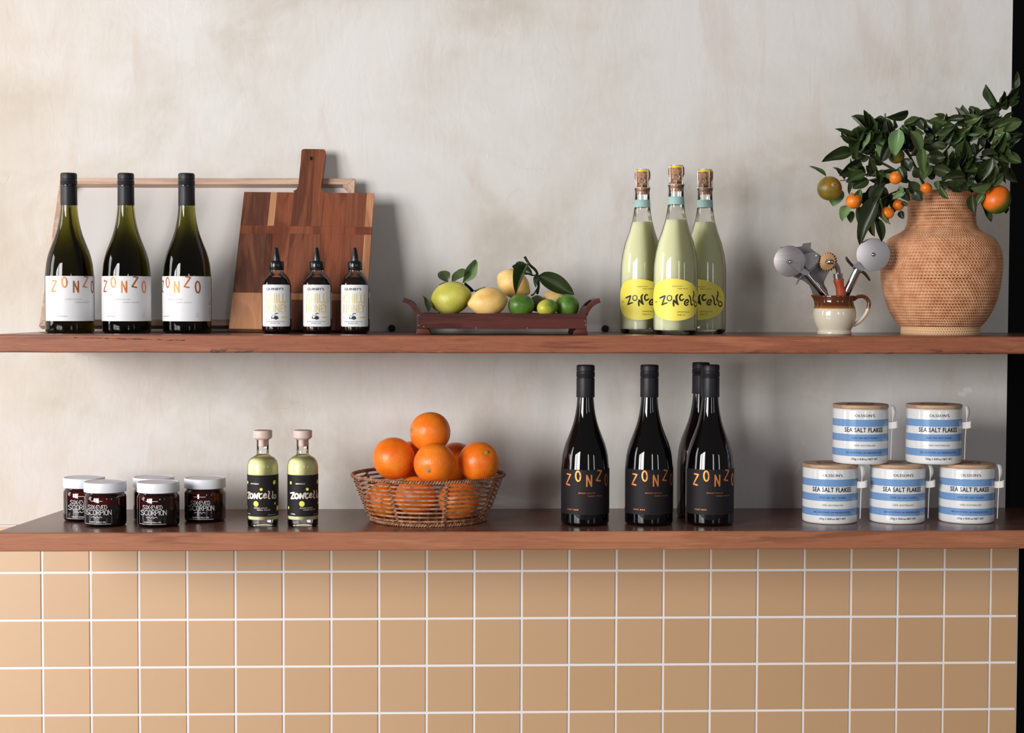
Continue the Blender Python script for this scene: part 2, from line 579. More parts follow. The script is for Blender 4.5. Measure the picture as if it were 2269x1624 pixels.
# ------------------------------------------------------------------ shelves
def shelf(name, label, zt, zb, depth, wood_front, rough_edge):
    xs = np.linspace(0, 1, 161)
    V, Fc, fm = [], [], []
    nz = lambda x, k, s: math.sin(x*k*7.1+s)*.5+math.sin(x*k*17.3+s*2)*.3+math.sin(x*k*41+s*3)*.2
    sec = None
    for t in xs:
        x = -0.905+(1.62+.905)*t
        e = rough_edge
        a = nz(x, 3, 1)*e; b = nz(x, 4, 2)*e; c_ = nz(x, 5, 4)*e*.6
        prof = [(0, zb), (-depth+.006, zb+b*.4), (-depth+.0018, zb+.0006+b), (-depth+c_*.3, zb+.0024+b), (-depth+c_*.4, (zt+zb)/2),
                (-depth+c_*.3, zt-.0024+a), (-depth+.0018, zt-.0006+a*.5), (-depth+.007, zt), (-depth*.5, zt), (0, zt)]
        sec = len(prof)
        for y, z in prof:
            V.append((x+(.05*(1-t)**8)*(y/depth), y, z))
    n = len(xs)
    for i in range(n-1):
        for k in range(sec):
            l = (k+1) % sec
            Fc.append((i*sec+k, i*sec+l, (i+1)*sec+l, (i+1)*sec+k))
            fm.append(1 if k in (6, 7, 8) else 0)
    Fc.append(tuple(range(sec))); fm.append(0)
    Fc.append(tuple((n-1)*sec+k for k in reversed(range(sec)))); fm.append(0)
    o = new(name, V, Fc, [wood_front, WOOD_TOP], None, True, 30, fm)
    return tag(o, label, 'shelf')
up = shelf('wall_shelf', 'thick reclaimed timber shelf with split front edge, the upper of two', ZU, ZUB, .328, WOOD_UP, .0006)
lo = shelf('wall_shelf', 'smooth red-brown timber shelf directly above the tiled wall', ZL, ZLB, .322, WOOD_LO, .00025)
IRON = plain('dark_iron', (.012, .01, .01), .55)
for px in (868, 1341):
    p = at(px, 730, -.004)
    o = rot('bracket_bolt', [(.0072, -.006), (.0072, .0005), (.006, .002), (.003, .0022)], IRON, up, 1, 18)
    o.rotation_euler = (PI/2, 0, 0); o.location = (p.x, -.005, ZU+.0062)


# ------------------------------------------------------------------ materials of the goods
def absorb_glass(name, sigma, rough=.0, ior=1.45):
    m = M(name)
    m.pbr((1, 1, 1), rough, trans=1.0, ior=ior)
    d = max(sigma)
    v = m.node('VolumeAbsorption', {'Color': tuple(1-x/d for x in sigma), 'Density': d})
    m.t.links.new(v.outputs[0], m.out.inputs['Volume'])
    return m.m
def thin_glass(name, tint=(1, 1, 1), edge=(.86, .9, .88), strength=1.0):
    m = M(name)
    lw = m.node('LayerWeight', {'Blend': .28}).outputs['Facing']
    col = m.mix(m.math('POWER', lw, 2.2), tint, edge)
    t = m.node('BsdfTransparent', {'Color': col})
    g = m.node('BsdfGlossy', {'Color': (1, 1, 1), 'Roughness': .015})
    fr = m.node('Fresnel', {'IOR': 1.5}).outputs[0]
    x = m.node('MixShader', {0: m.math('MULTIPLY', fr, strength), 1: t.outputs[0], 2: g.outputs[0]})
    m.t.links.new(x.outputs[0], m.out.inputs[0])
    return m.m
GREEN = absorb_glass('green_bottle_glass', (54, 56, 112))
NOIR = plain('black_wine_glass', (.0022, .0016, .0018), .03, spec=.55)
CLEAR = thin_glass('clear_glass')
SOLIDGLASS = plain('thick_glass', (.97, .985, .97), .0, trans=1.0, ior=1.45)
CAP = plain('cap_black', (.010, .009, .0115), .45, spec=.35)
PAPER = plain('label_paper', srgb(226, 226, 228), .6)
DARKPAPER = plain('label_charcoal', (.012, .0095, .0115), .6, spec=.25)
COPPER = plain('copper_foil', (.62, .22, .075), .55, metal=1.0)
COPPER2 = plain('copper_foil_bright', (.90, .33, .10), .5, metal=.92)
INKGREY = plain('grey_ink', (.33, .31, .32), .6)
INK = plain('black_ink', (.012, .012, .016), .5)
INKWHITE = plain('white_ink', (.72, .70, .70), .5)

def on_shelf(px, Yc, Z):
    """a point on a shelf at depth Yc under picture column px"""
    y0, y1 = 0.0, 3000.0
    x0 = at(px, 740, Yc)
    # column of the vertical through px at this depth: solve for py with the right height
    for _ in range(50):
        mid = (y0+y1)/2
        if at(px, mid, Yc).z > Z: y0 = mid
        else: y1 = mid
    return at(px, (y0+y1)/2, Yc)

def arcx(z, R):                    # projected offset across a cylinder -> arc length
    return R*math.asin(max(-.999, min(.999, z/R)))

# ------------------------------------------------------------------ wine bottles (both kinds share one shape)
BODY = [(46, 0), (50.5, 1.2), (52.6, 4), (53.3, 9), (53.4, 60), (53.4, 118), (53.2, 125), (52.4, 131), (50.4, 152), (47.5, 166), (43.8, 179),
        (34.2, 203.6), (29.6, 216), (26, 228), (22.6, 243), (20.2, 258), (18.6, 274), (17.8, 284), (17.4, 300), (17.2, 345)]
def cap_prof(r):
    return [(r, 281.5), (r+.3, 283), (r, 300), (r, 322), (r-.2, 323.5), (r-1.1, 324.5), (r-1.1, 325.6), (r+.1, 326.4), (r+.6, 328), (r+.1, 329.4), (r+.6, 331), (r+.1, 332.4), (r+.6, 334),
            (r+.1, 335.6), (r, 337), (r-.7, 338), (r-.7, 339), (r, 340), (r, 349), (r-.8, 351.6), (r-2.4, 352.8)]
def zonzo(lab, s, kind):
    R = 53.45*s
    q = 217.0
    def conv(x, y): return (arcx((x-895)/q*R, R), (125.2-(y-1018)/4.06)*s)
    A = {'Z1': (696, 728, 1155, 1062, -6, 'Z'), 'O1': (757, 805, 1118, 1030, 3, 'O'), 'N1': (845, 903, 1162, 1066, 0, 'N'), 'Z2': (944, 992, 1115, 1026, -9, 'Z'), 'O2': (1021, 1070, 1165, 1064, 3, 'O')}
    p = Print()
    for k, (x0, x1, y0, y1, tl, ch) in A.items():
        a, b = conv(x0, y0); c_, d = conv(x1, y1)
        cxm = (a+c_)/2; wdt = (10.8 if ch == 'O' else 10.2)*s
        p.strokes(glyph(ch, cxm-wdt/2, b, cxm+wdt/2, d, tl), 3.3*s)
    p.wrap('wordmark', R+.0005, COPPER if kind == 'white' else COPPER2, lab, .002)
    t = Print()
    f = (R/(53.45*s))
    def tx(st, xc, yc, h, wd): t.text(st, arcx((xc-895)/q*R, R), (125.2-(yc-1018)/4.06)*s, h*s, wd*s, 1.25)
    tx('ZONZO ESTATE', 853, 1225, 2.6, 37)
    tx('YARRA VALLEY', 935, 1251, 2.6, 37)
    if kind == 'white':
        tx('CHARDONNAY', 757, 1375, 2.6, 26)
        tx('20', 1043, 1354, 2.4, 5); tx('23', 1043, 1375, 2.4, 5)
    else:
        tx('PINOT NOIR', 740, 1375, 2.8, 28)
    t.wrap('small_print', R+.0005, INKGREY if kind == 'white' else COPPER2, lab, .004)
    if kind == 'white':
        u = Print()
        x = math.radians(82)*R
        for k, (h0, h1) in enumerate(((33, 58), (62, 70), (72, 76), (80, 112))):
            for j in range(3 if k == 1 else 1):
                u.rect(x+(j*1.6-.5)*s, h0*s, x+(j*1.6+.5)*s, h1*s)
        u.wrap('barcode', R+.0005, INKGREY, lab, .004)

def wine(label, px, Yc, Z, kind, turn, group):
    loc = on_shelf(px, Yc, Z)
    s = 1/ppm((loc.x, -.187 if Z > .3 else -.224, loc.z+.1))
    t = thing('wine_bottle', label, 'bottle', loc, facing(loc)+math.radians(turn), group)
    rot('glass_body', BODY, GREEN if kind == 'white' else NOIR, t, s, 64, 60)
    rot('screw_cap', cap_prof(18.1 if kind == 'white' else 20.2), CAP, t, s, 40, 30)
    lab = band('label', 53.45*s, 26.6*s, 125.2*s, -93, 93 if kind == 'white' else 78, PAPER if kind == 'white' else DARKPAPER, t)
    zonzo(lab, s, kind)
    return t
G1 = 'green wine bottles on the upper shelf'
wine('green white-wine bottle at the far left end of the upper shelf, copper lettering', 155, -.187, ZU, 'white', 20, G1)
wine('green white-wine bottle standing second from the left end of the upper shelf', 281, -.187, ZU, 'white', 0, G1)
wine('green white-wine bottle third along, nearest the cutting board, label turned left', 415, -.187, ZU, 'white', -19, G1)
G2 = 'black wine bottles on the lower shelf'
wine('black red-wine bottle standing alone nearest the orange basket', 1296, -.224, ZL, 'red', 15, G2)
wine('black red-wine bottle in the middle of the dark row on the lower shelf', 1437, -.224, ZL, 'red', 22, G2)
wine('black red-wine bottle at the front of the overlapping pair, label in full view', 1571.5, -.226, ZL, 'red', 24, G2)
wine('black red-wine bottle half hidden behind another at the end of the dark row', 1551, -.118, ZL, 'red', 180, G2)

# ------------------------------------------------------------------ pale frame tray leaning on the wall
ASH = wood('pale_ash', srgb(176, 142, 122), srgb(205, 172, 150), srgb(222, 192, 170), 0, 2.2, .5, .4, .15, 4, .25)
ASHV = wood('pale_ash_upright', srgb(176, 142, 122), srgb(205, 172, 150), srgb(222, 192, 170), 2, 2.2, .5, .4, .15, 4, .25)
bl = at(86, 722, -.112); tl = at(133, 394, -.031); tr = at(787, 395, -.031)
def leaning(bl, tl, tr):
    vx = (tr-tl).normalized()
    vy = (tl-bl); vy = (vy-vx*vy.dot(vx)).normalized()
    return vx, vy, vx.cross(vy)
vx, vy, vz = leaning(bl, tl, tr)
Mtx = lambda o, x, y, z: Matrix(((x.x, y.x, z.x, o.x), (x.y, y.y, z.y, o.y), (x.z, y.z, z.z, o.z), (0, 0, 0, 1)))
frame_o = thing('serving_tray', 'pale timber framed tray leaning on the wall behind the wine bottles', 'tray', bl)
W_, H_ = (tr-tl).length, (tl-bl).dot(vy)
sk = (tl-bl).dot(vx)               # slight rack of the frame as photographed
frame_o.matrix_world = Mtx(bl, vx, vy, vz)
def rail(name, q, mat, depth):
    V, Fc = prism_geo(q, depth, .0009)
    return new(name, V, Fc, mat, frame_o, False)
A0, B0, C0, D0 = (0, 0), (W_+sk*.4, 0), (W_+sk, H_), (sk, H_)
tw = .0125; DP = .026
ain = lambda p, dx, dy: (p[0]+dx, p[1]+dy)
Ai, Bi, Ci, Di = ain(A0, tw, tw), ain(B0, -tw, tw), ain(C0, -tw, -tw), ain(D0, tw, -tw)
rail('bottom_rail', [A0, B0, Bi, Ai], ASH, DP)
rail('top_rail', [D0, Di, Ci, C0], ASH, DP)
rail('side_rail', [A0, Ai, Di, D0], ASHV, DP)
rail('side_rail', [B0, C0, Ci, Bi], ASHV, DP)
V, Fc = prism_geo([ain(Ai, -.004, -.004), ain(Bi, .004, -.004), ain(Ci, .004, .004), ain(Di, -.004, .004)], .003)
V = [Vector((v.x, v.y, v.z-DP+.0045)) for v in V]
new('base_panel', V, Fc, plain('pale_laminate', srgb(214, 208, 204), .5), frame_o, False)
for (p, sx) in ((Di, 1), (Ci, -1)):
    V, Fc = prism_geo([p, ain(p, sx*.012, 0), ain(p, 0, -.012)], DP-.006)
    V = [Vector((v.x, v.y, v.z-.001)) for v in V]
    new('corner_block', V, Fc, ASH, frame_o, False)

# ------------------------------------------------------------------ cutting board
ACACIA = []
def acacia(name, d, mi, l, seed):
    m = M(name)
    v = m.coord(scale=(9, 1.5, 3), loc=(seed, seed*2, 0))
    n1 = m.noise(v, 1.5, 4, .55, 1.0)
    v2 = m.coord(scale=(150, 6, 10))
    n2 = m.noise(v2, 2, 3, .6)
    rg = m.range(m.math('SINE', m.math('MULTIPLY', n1, 34.0)), -.4, 1)
    c = m.ramp(m.math('ADD', m.math('MULTIPLY', n1, .8), m.math('MULTIPLY', m.math('SUBTRACT', n2, .5), .25)), [(.22, d), (.4, mi), (.6, l)])
    c = m.mix(m.math('MULTIPLY', rg, .42), c, d)
    return m.pbr(c, .42, spec=.45, normal=m.bump(n2, .15, .0005))
AC_MID = acacia('acacia_heart', srgb(72, 38, 26), srgb(128, 72, 48), srgb(158, 98, 68), 1)
AC_DARK = acacia('acacia_dark', srgb(52, 28, 24), srgb(104, 58, 42), srgb(138, 84, 60), 4)
AC_RED = acacia('acacia_red', srgb(92, 44, 28), srgb(136, 74, 48), srgb(160, 96, 66), 7)
AC_SAP = acacia('acacia_sapwood', srgb(150, 98, 66), srgb(196, 138, 100), srgb(212, 158, 120), 2)
bl = at(507, 728, -.158); br = at(809, 733, -.158); tl = at(541, 425, -.063)
by = None
vx = (br-bl).normalized(); vy = (tl-bl); vy = (vy-vx*vy.dot(vx)).normalized(); vz = vx.cross(vy)
board = thing('cutting_board', 'dark acacia paddle cutting board with hanging hole, leaning behind the squeeze bottles', 'cutting board', bl)
board.matrix_world = Mtx(bl, vx, vy, vz)
def bpx(px, py):
    q = onplane(px, py, bl, vz)-bl
    return (q.dot(vx), q.dot(vy))
TH = .018
def bpiece(name, pts, mat, bev=.0016, depth=TH, zoff=0):
    V, Fc = prism_geo([bpx(*p) for p in pts], depth, bev)
    V = [Vector((v.x, v.y, v.z+zoff)) for v in V]
    return new(name, V, Fc, mat, board, False)
def zz(x, y): return (480+x/3.61, 310+y/3.61)
# laminated staves: a wide dark one, sapwood strip, heart boards, each its own piece; two cross battens inlaid
L0, L1 = (541, 425), (507, 728)
R0, R1 = (829, 428), (809, 733)
def edge(a, b, t): return (a[0]+(b[0]-a[0])*t, a[1]+(b[1]-a[1])*t)
def topx(f): return edge(L0, R0, f)
def botx(f): return edge(L1, R1, f)
cuts = [0, .205, .255, .385, .62, .79, .945, 1]
mats = [AC_DARK, AC_SAP, AC_RED, AC_MID, AC_RED, AC_MID, AC_SAP]
rows = [(0, .245), (.302, .735), (.782, 1.0)]
def cell(f, t): return edge(topx(f), botx(f), t)
for ri, (t0, t1) in enumerate(rows):
    for k in range(7):
        f0, f1 = cuts[k], cuts[k+1]
        if ri == 2:
            mt = [AC_SAP, AC_SAP, AC_DARK, AC_MID, AC_RED, AC_MID, AC_DARK][k]
        elif ri == 1 and k == 1: mt = AC_MID
        else: mt = mats[k]
        if ri == 0 and k == 3: continue
        bpiece('stave', [cell(f0, t1), cell(f1, t1), cell(f1, t0), cell(f0, t0)], mt, .00035)
bpiece('cross_batten', [cell(0, .302), cell(1, .302), cell(1, .245), cell(0, .245)], AC_RED, .00035)
bpiece('cross_batten', [cell(0, .782), cell(1, .782), cell(1, .735), cell(0, .735)], AC_SAP, .00035)
# centre stave runs up into the handle; a ring of vertices gives the hole
hc = zz(764, 148); ho = [hc[0], hc[1]]
out = [cell(cuts[3], .245), cell(cuts[4], .245), cell(cuts[4], 0)]
hr = [zz(845, 405), zz(836, 380), zz(838, 352), zz(848, 290), zz(858, 210), zz(872, 108), zz(871, 88), zz(860, 76), zz(840, 74), zz(700, 72), zz(684, 76), zz(678, 90), zz(672, 180), zz(660, 300), zz(654, 365), zz(640, 395), zz(615, 408)]
hx = [bpx(*p) for p in out+hr+[cell(cuts[3], 0)]]
def with_hole(outer, cxy, r, depth):
    """plate with a round hole: bridges the outline to the hole through triangulation"""
    bm = bmesh.new()
    o1 = [bm.verts.new((x, y, 0)) for x, y in outer]
    h1 = [bm.verts.new((cxy[0]+r*math.cos(2*PI*i/20), cxy[1]+r*math.sin(2*PI*i/20), 0)) for i in range(20)]
    es = [bm.edges.new((L[i], L[(i+1) % len(L)])) for L in (o1, h1) for i in range(len(L))]
    bmesh.ops.triangle_fill(bm, edges=es, use_beauty=True)
    bm.faces.ensure_lookup_table()
    bad = [f for f in bm.faces if (f.calc_center_median()-Vector((*cxy, 0))).length < r*.93 and all(v in h1 for v in f.verts)]
    bmesh.ops.delete(bm, geom=bad, context='FACES_ONLY')
    r_ = bmesh.ops.extrude_face_region(bm, geom=bm.faces[:])
    for e in r_['geom']:
        if isinstance(e, bmesh.types.BMVert): e.co.z -= depth
    bm.verts.index_update()
    V = [v.co.copy() for v in bm.verts]; Fc = [tuple(v.index for v in f.verts) for f in bm.faces]
    bm.free()
    return V, Fc
V, Fc = with_hole(hx, bpx(*hc), .0043, TH)
new('handle', V, Fc, AC_MID, board, True, 30)

# ------------------------------------------------------------------ chilli honey squeeze bottles
HONEY = plain('dark_honey', (.016, .004, .0025), .12, spec=.5)
YFOIL = plain('pale_gold_foil', (.84, .66, .24), .45, metal=.3)
NOZZLE = plain('nozzle_black', (.006, .006, .008), .2, spec=.5)
BACKPAPER = plain('label_back_print', srgb(206, 204, 200), .6)
def honey(label, px, turn):
    loc = on_shelf(px, -.213, ZU)
    s = 1/ppm((loc.x, loc.y, loc.z+.08))
    t = thing('squeeze_bottle', label, 'bottle', loc, facing(loc)+math.radians(turn), 'chilli honey squeeze bottles')
    rot('bottle_shell', [(24, 0), (29, 2), (31.6, 7), (32.4, 14), (32.4, 100), (31.8, 108), (29.6, 117), (25.4, 125), (20, 131), (16.2, 135), (15.2, 138), (15.2, 141)], CLEAR, t, s, 48, 60)
    rot('honey', [(23.5, .8), (28.5, 2.8), (31, 7.5), (31.8, 14), (31.8, 100), (31.2, 108), (29.0, 116.6), (25.6, 122.8), (23.9, 124.6)], HONEY, t, s, 48, 50)
    ribs = []
    V, Fc = lathe([(0, 140), (15.4, 140), (16, 141.2), (16, 158.2), (15, 160), (9.2, 161), (0, 161)], 60)
    V = [(x*(1+.02*((i % 2)) * (1 if 141 < z < 159 else 0)), y*(1+.02*((i % 2)) * (1 if 141 < z < 159 else 0)), z) for i, (x, y, z) in enumerate(V)]
    new('cap', [(x*s, y*s, z*s) for x, y, z in V], Fc, NOZZLE, t, True, 40)
    rot('nozzle', [(8.6, 160.5), (8.4, 163), (7.4, 172), (5.4, 181), (4.3, 186), (3.6, 189.4), (2.6, 190.4)], NOZZLE, t, s, 28, 60)
    R = 32.5*s
    lab = band('label', R, 16*s, 108*s*1.0, -66, 66, PAPER, t, .0003, 30, .004)
    back = band('back_label', R, 32*s, 92*s, 76, 200, BACKPAPER, t, .0002, 30, .003)
    bp = Print()
    for k in range(9): bp.rect(R*math.radians(79+k*5), 38*s, R*math.radians(80.2+k*5), (70+(k*7) % 17)*s)
    bp.wrap('small_print', R+.0004, INKGREY, back, .004)
    q = 1/3.61
    def X(x): return arcx((x-475)*q*s, R)
    def Y(y): return (1540-y)*q*s
    p = Print(); p.text("QUINBY'S", X(464), Y(1186), 6.6*s, 39*s, 1.0, .012)
    # emblem: a small dark mound beside a bracket with a hat-like swoop above
    p.disc(X(474), Y(1412), 4.6*s, 4.2*s); p.rect(X(452), Y(1421), X(493), Y(1412))
    p.rect(X(437), Y(1421), X(443), Y(1402)); p.rect(X(437), Y(1421), X(452), Y(1415))
    p.strokes([[(X(466), Y(1383)), (X(476), Y(1378)), (X(488), Y(1377))]], 1.7*s)
    p.strokes([cm2([(X(440), Y(1390)), (X(452), Y(1396)), (X(470), Y(1390))], 4)], .7*s)
    p.text('AUSTRALIAN WILDFLOWER HONEY', X(468), Y(1442), 1.7*s, 43*s)
    p.text('HABANERO CHILLIES', X(468), Y(1456), 1.7*s, 22*s)
    p.wrap('wordmark', R+.0007, INK, lab, .003)
    g = Print()
    g.text('CHILLI', X(472), Y(1258), 20*s, 51*s, 1.06, .004)
    g.text('HONEY', X(472), Y(1338), 18.5*s, 51*s, 1.06, .004)
    g.rect(X(384), Y(1410), X(410), Y(1406)); g.rect(X(518), Y(1414), X(556), Y(1402))
    for yy in (1218, 1298, 1379): g.rect(X(384), Y(yy), X(562), Y(yy-1.4))
    g.wrap('foil_lettering', R+.0007, YFOIL, lab, .003)
    return t
honey('chilli honey squeeze bottle at the left of its row, before the cutting board centre', 613, -2)
honey('chilli honey squeeze bottle in the middle of three, black pointed nozzle', 702.5, -1)
honey('chilli honey squeeze bottle at the right edge of the cutting board', 787, -5)

# ------------------------------------------------------------------ sparkling limoncello spritz bottles
m = M('cloudy_spritz')
CLOUDY = m.pbr(srgb(222, 222, 184), .4, trans=.12, ior=1.1, sss=.5, sssr=(.05, .05, .03), ssss=.8)
m = M('cork')
v = m.coord()
CORK = m.pbr(m.ramp(m.noise(v, 260, 4, .7), [(.35, srgb(92, 56, 38)), (.5, srgb(168, 120, 88)), (.65, srgb(196, 150, 112))]), .75, normal=m.bump(m.noise(v, 420, 3), .4, .0006))
WIRE = plain('wire_white', (.72, .71, .70), .35, metal=.6)
m = M('teal_ribbon')
ck = m.node('TexChecker', {'Vector': m.coord(scale=(1, 1, 1), rotation=(0, .6, .6)), 'Scale': 900.0}).outputs[1]
TEAL = m.pbr(m.mix(ck, srgb(140, 176, 170), srgb(170, 200, 194)), .6)
YELLOW = plain('label_yellow', srgb(248, 232, 92), .5)
YELLOWCAP = plain('cap_yellow', srgb(232, 214, 60), .4)
def spritz(label, px, Yc, turn):
    loc = on_shelf(px, Yc, ZU)
    s = 1/ppm((loc.x, -.235, loc.z+.1))
    t = thing('spritz_bottle', label, 'bottle', loc, facing(loc)+math.radians(turn), 'pale yellow spritz bottles')
    outer = [(40, 0), (45, 1.5), (48.2, 5), (49, 11), (49, 100), (49, 128), (48.4, 154), (45, 180), (39.2, 205.6), (30.2, 231), (23.3, 255), (20.4, 270), (18.2, 286), (17.2, 305), (16.4, 322), (16.8, 325), (17.6, 327), (17.6, 331), (16.4, 333), (15.4, 336), (14.6, 337)]
    rot('glass_body', outer, CLEAR, t, s, 64, 60, capped=False)
    rot('glass_base', [(39, .3), (44.4, 1.8), (47.4, 5), (48.2, 9.5), (30, 11), (12, 14), (4, 15.5)], CLEAR, t, s, 64, 60)
    rot('drink', [(6, 16), (14, 14.6), (32, 11.8), (46.6, 10.4), (47.2, 13), (47.2, 128), (46.6, 154), (43.2, 180), (37.4, 205.6), (28.4, 231), (21.8, 254.4)], CLOUDY, t, s, 64, 50)
    rot('cork', [(11.8, 318), (13, 322), (14.2, 331), (14.6, 338), (14.2, 346), (16, 350), (17.6, 353), (18, 358), (17.6, 368)], CORK, t, s, 32, 50)
    rot('crown_disc', [(17.3, 367.6), (17.5, 369), (16.6, 371.6), (15, 372.6), (14, 372.2), (11, 374), (4, 375)], YELLOWCAP, t, s, 32, 50)
    cage = None
    V, Fc = [], []
    ring = [Vector((18.9*math.sin(a), -18.9*math.cos(a), 331)) for a in [2*PI*i/32 for i in range(32)]]
    tube_geo(ring, .75, 6, True, V, Fc)
    ring2 = [Vector((14.4*math.sin(a), -14.4*math.cos(a), 373.6)) for a in [2*PI*i/28 for i in range(28)]]
    tube_geo(ring2, .7, 6, True, V, Fc)
    for k in range(4):
        a = PI/4+k*PI/2
        e = lambda r, z: Vector((r*math.sin(a), -r*math.cos(a), z))
        tube_geo(catmull([e(14.4, 374), e(17.8, 372), e(19.3, 362), e(18.6, 348), e(19.0, 331)], 5), .75, 6, False, V, Fc)
    loop = [Vector((7*math.sin(b)+0, -20.6, 347+7*math.cos(b))) for b in [PI+2*PI*i/20 for i in range(21)]]
    tube_geo(loop, .8, 6, False, V, Fc)
    tube_geo([(0, -20.4, 340), (.6, -20.2, 336), (0, -19.4, 331)], 1.1, 6, False, V, Fc)
    new('wire_cage', [Vector(v)*s for v in V], Fc, WIRE, t, True, 60)
    rot('neck_ribbon', [(17.6, 287), (18.6, 287.4), (18.0, 296), (17.5, 304), (17.0, 304.4)], TEAL, t, s, 40, 50, capped=False)
    R = 49.1*s; q = 1/3.867
    def X(x): return arcx((x-600)*q*s, R)
    def Y(y): return (1545-y)*q*s
    cx0 = X(598); hw = R*math.radians(80)
    out = []
    for i in range(56):
        a = 2*PI*i/56
        ex = math.cos(a); ey = math.sin(a)
        r_ = 1+.035*math.cos(2*a+.6)+.02*math.cos(3*a)
        out.append((cx0+hw*ex*abs(r_), Y(1246)+(184*q*s)*ey*r_))
    lab = sheet('label', out, R, YELLOW, t)
    p = Print()
    def L(ch, x0, x1, y0, y1, tilt=0, wd=2.5): p.strokes(glyph(ch, X(x0), Y(y1), X(x1), Y(y0), tilt), lambda u, w=wd*s: w*(.75+.4*math.sin(PI*u)))
    def Q(pts, wd, k=6):
        l = [(arcx((x-737)/652*R, R), Y(((y/13.35+600)-340)*3.867)) for x, y in cm2(pts, k)]
        p.strokes([l], lambda u, w=wd*s: w*(.72+.42*math.sin(PI*(.12+.8*u))))
    def E(cx, cy, rx, ry, wd, tl=0): Q([(cx+rx*math.sin(b)*math.cos(tl)-ry*math.cos(b)*math.sin(tl), cy-ry*math.cos(b)*math.cos(tl)-rx*math.sin(b)*math.sin(tl)) for b in [2*PI*i/12 for i in range(13)]], wd, 3)
    Q([(285, 785), (360, 748), (432, 716)], 3.2); Q([(436, 718), (400, 830), (345, 985)], 3.2); Q([(345, 985), (420, 945), (495, 925)], 3.1)
    E(563, 782, 66, 78, 2.2)
    Q([(690, 1015), (680, 930), (688, 842)], 3.6); Q([(688, 842), (750, 910), (812, 972)], 3.6); Q([(812, 972), (772, 850), (762, 740), (800, 684)], 3.7)
    Q([(940, 692), (895, 684), (858, 760), (880, 838), (930, 845), (975, 806)], 3.1)
    Q([(1050, 930), (1108, 892), (1104, 844), (1060, 832), (1006, 900), (1012, 970), (1060, 990), (1102, 956)], 3.0)
    Q([(1130, 706), (1165, 760), (1185, 880), (1192, 960), (1215, 984), (1235, 965)], 3.0)
    Q([(1255, 586), (1275, 640), (1255, 740), (1246, 830), (1264, 864), (1280, 850)], 2.8)
    E(1318, 955, 36, 74, 2.6, .1)
    p.text('LIMONCELLO', X(670), Y(1349), 3.0*s, 29*s, 1.15); p.text('SPRITZ', X(650), Y(1375), 3.0*s, 18*s, 1.15)
    p.text('ZONZO ESTATE', X(616), Y(1132), 2.2*s, 24*s, 1.15); p.text('YARRA VALLEY', X(662), Y(1152), 2.2*s, 24*s, 1.15)
    p.text('750ML', X(437), Y(1266), 2.2*s, 12*s)
    p.text('7.5% ALC/VOL', X(762), Y(1215), 1.6*s, 14*s)
    p.wrap('lettering', R+.0006, INK, lab, .003)
    return t
spritz('pale yellow spritz bottle at the back on the left of the trio', 1421.5, -.135, -3)
spritz('pale yellow spritz bottle standing in front of the other two', 1496, -.235, 0)
spritz('pale yellow spritz bottle at the back on the right of the trio', 1560, -.135, -16)

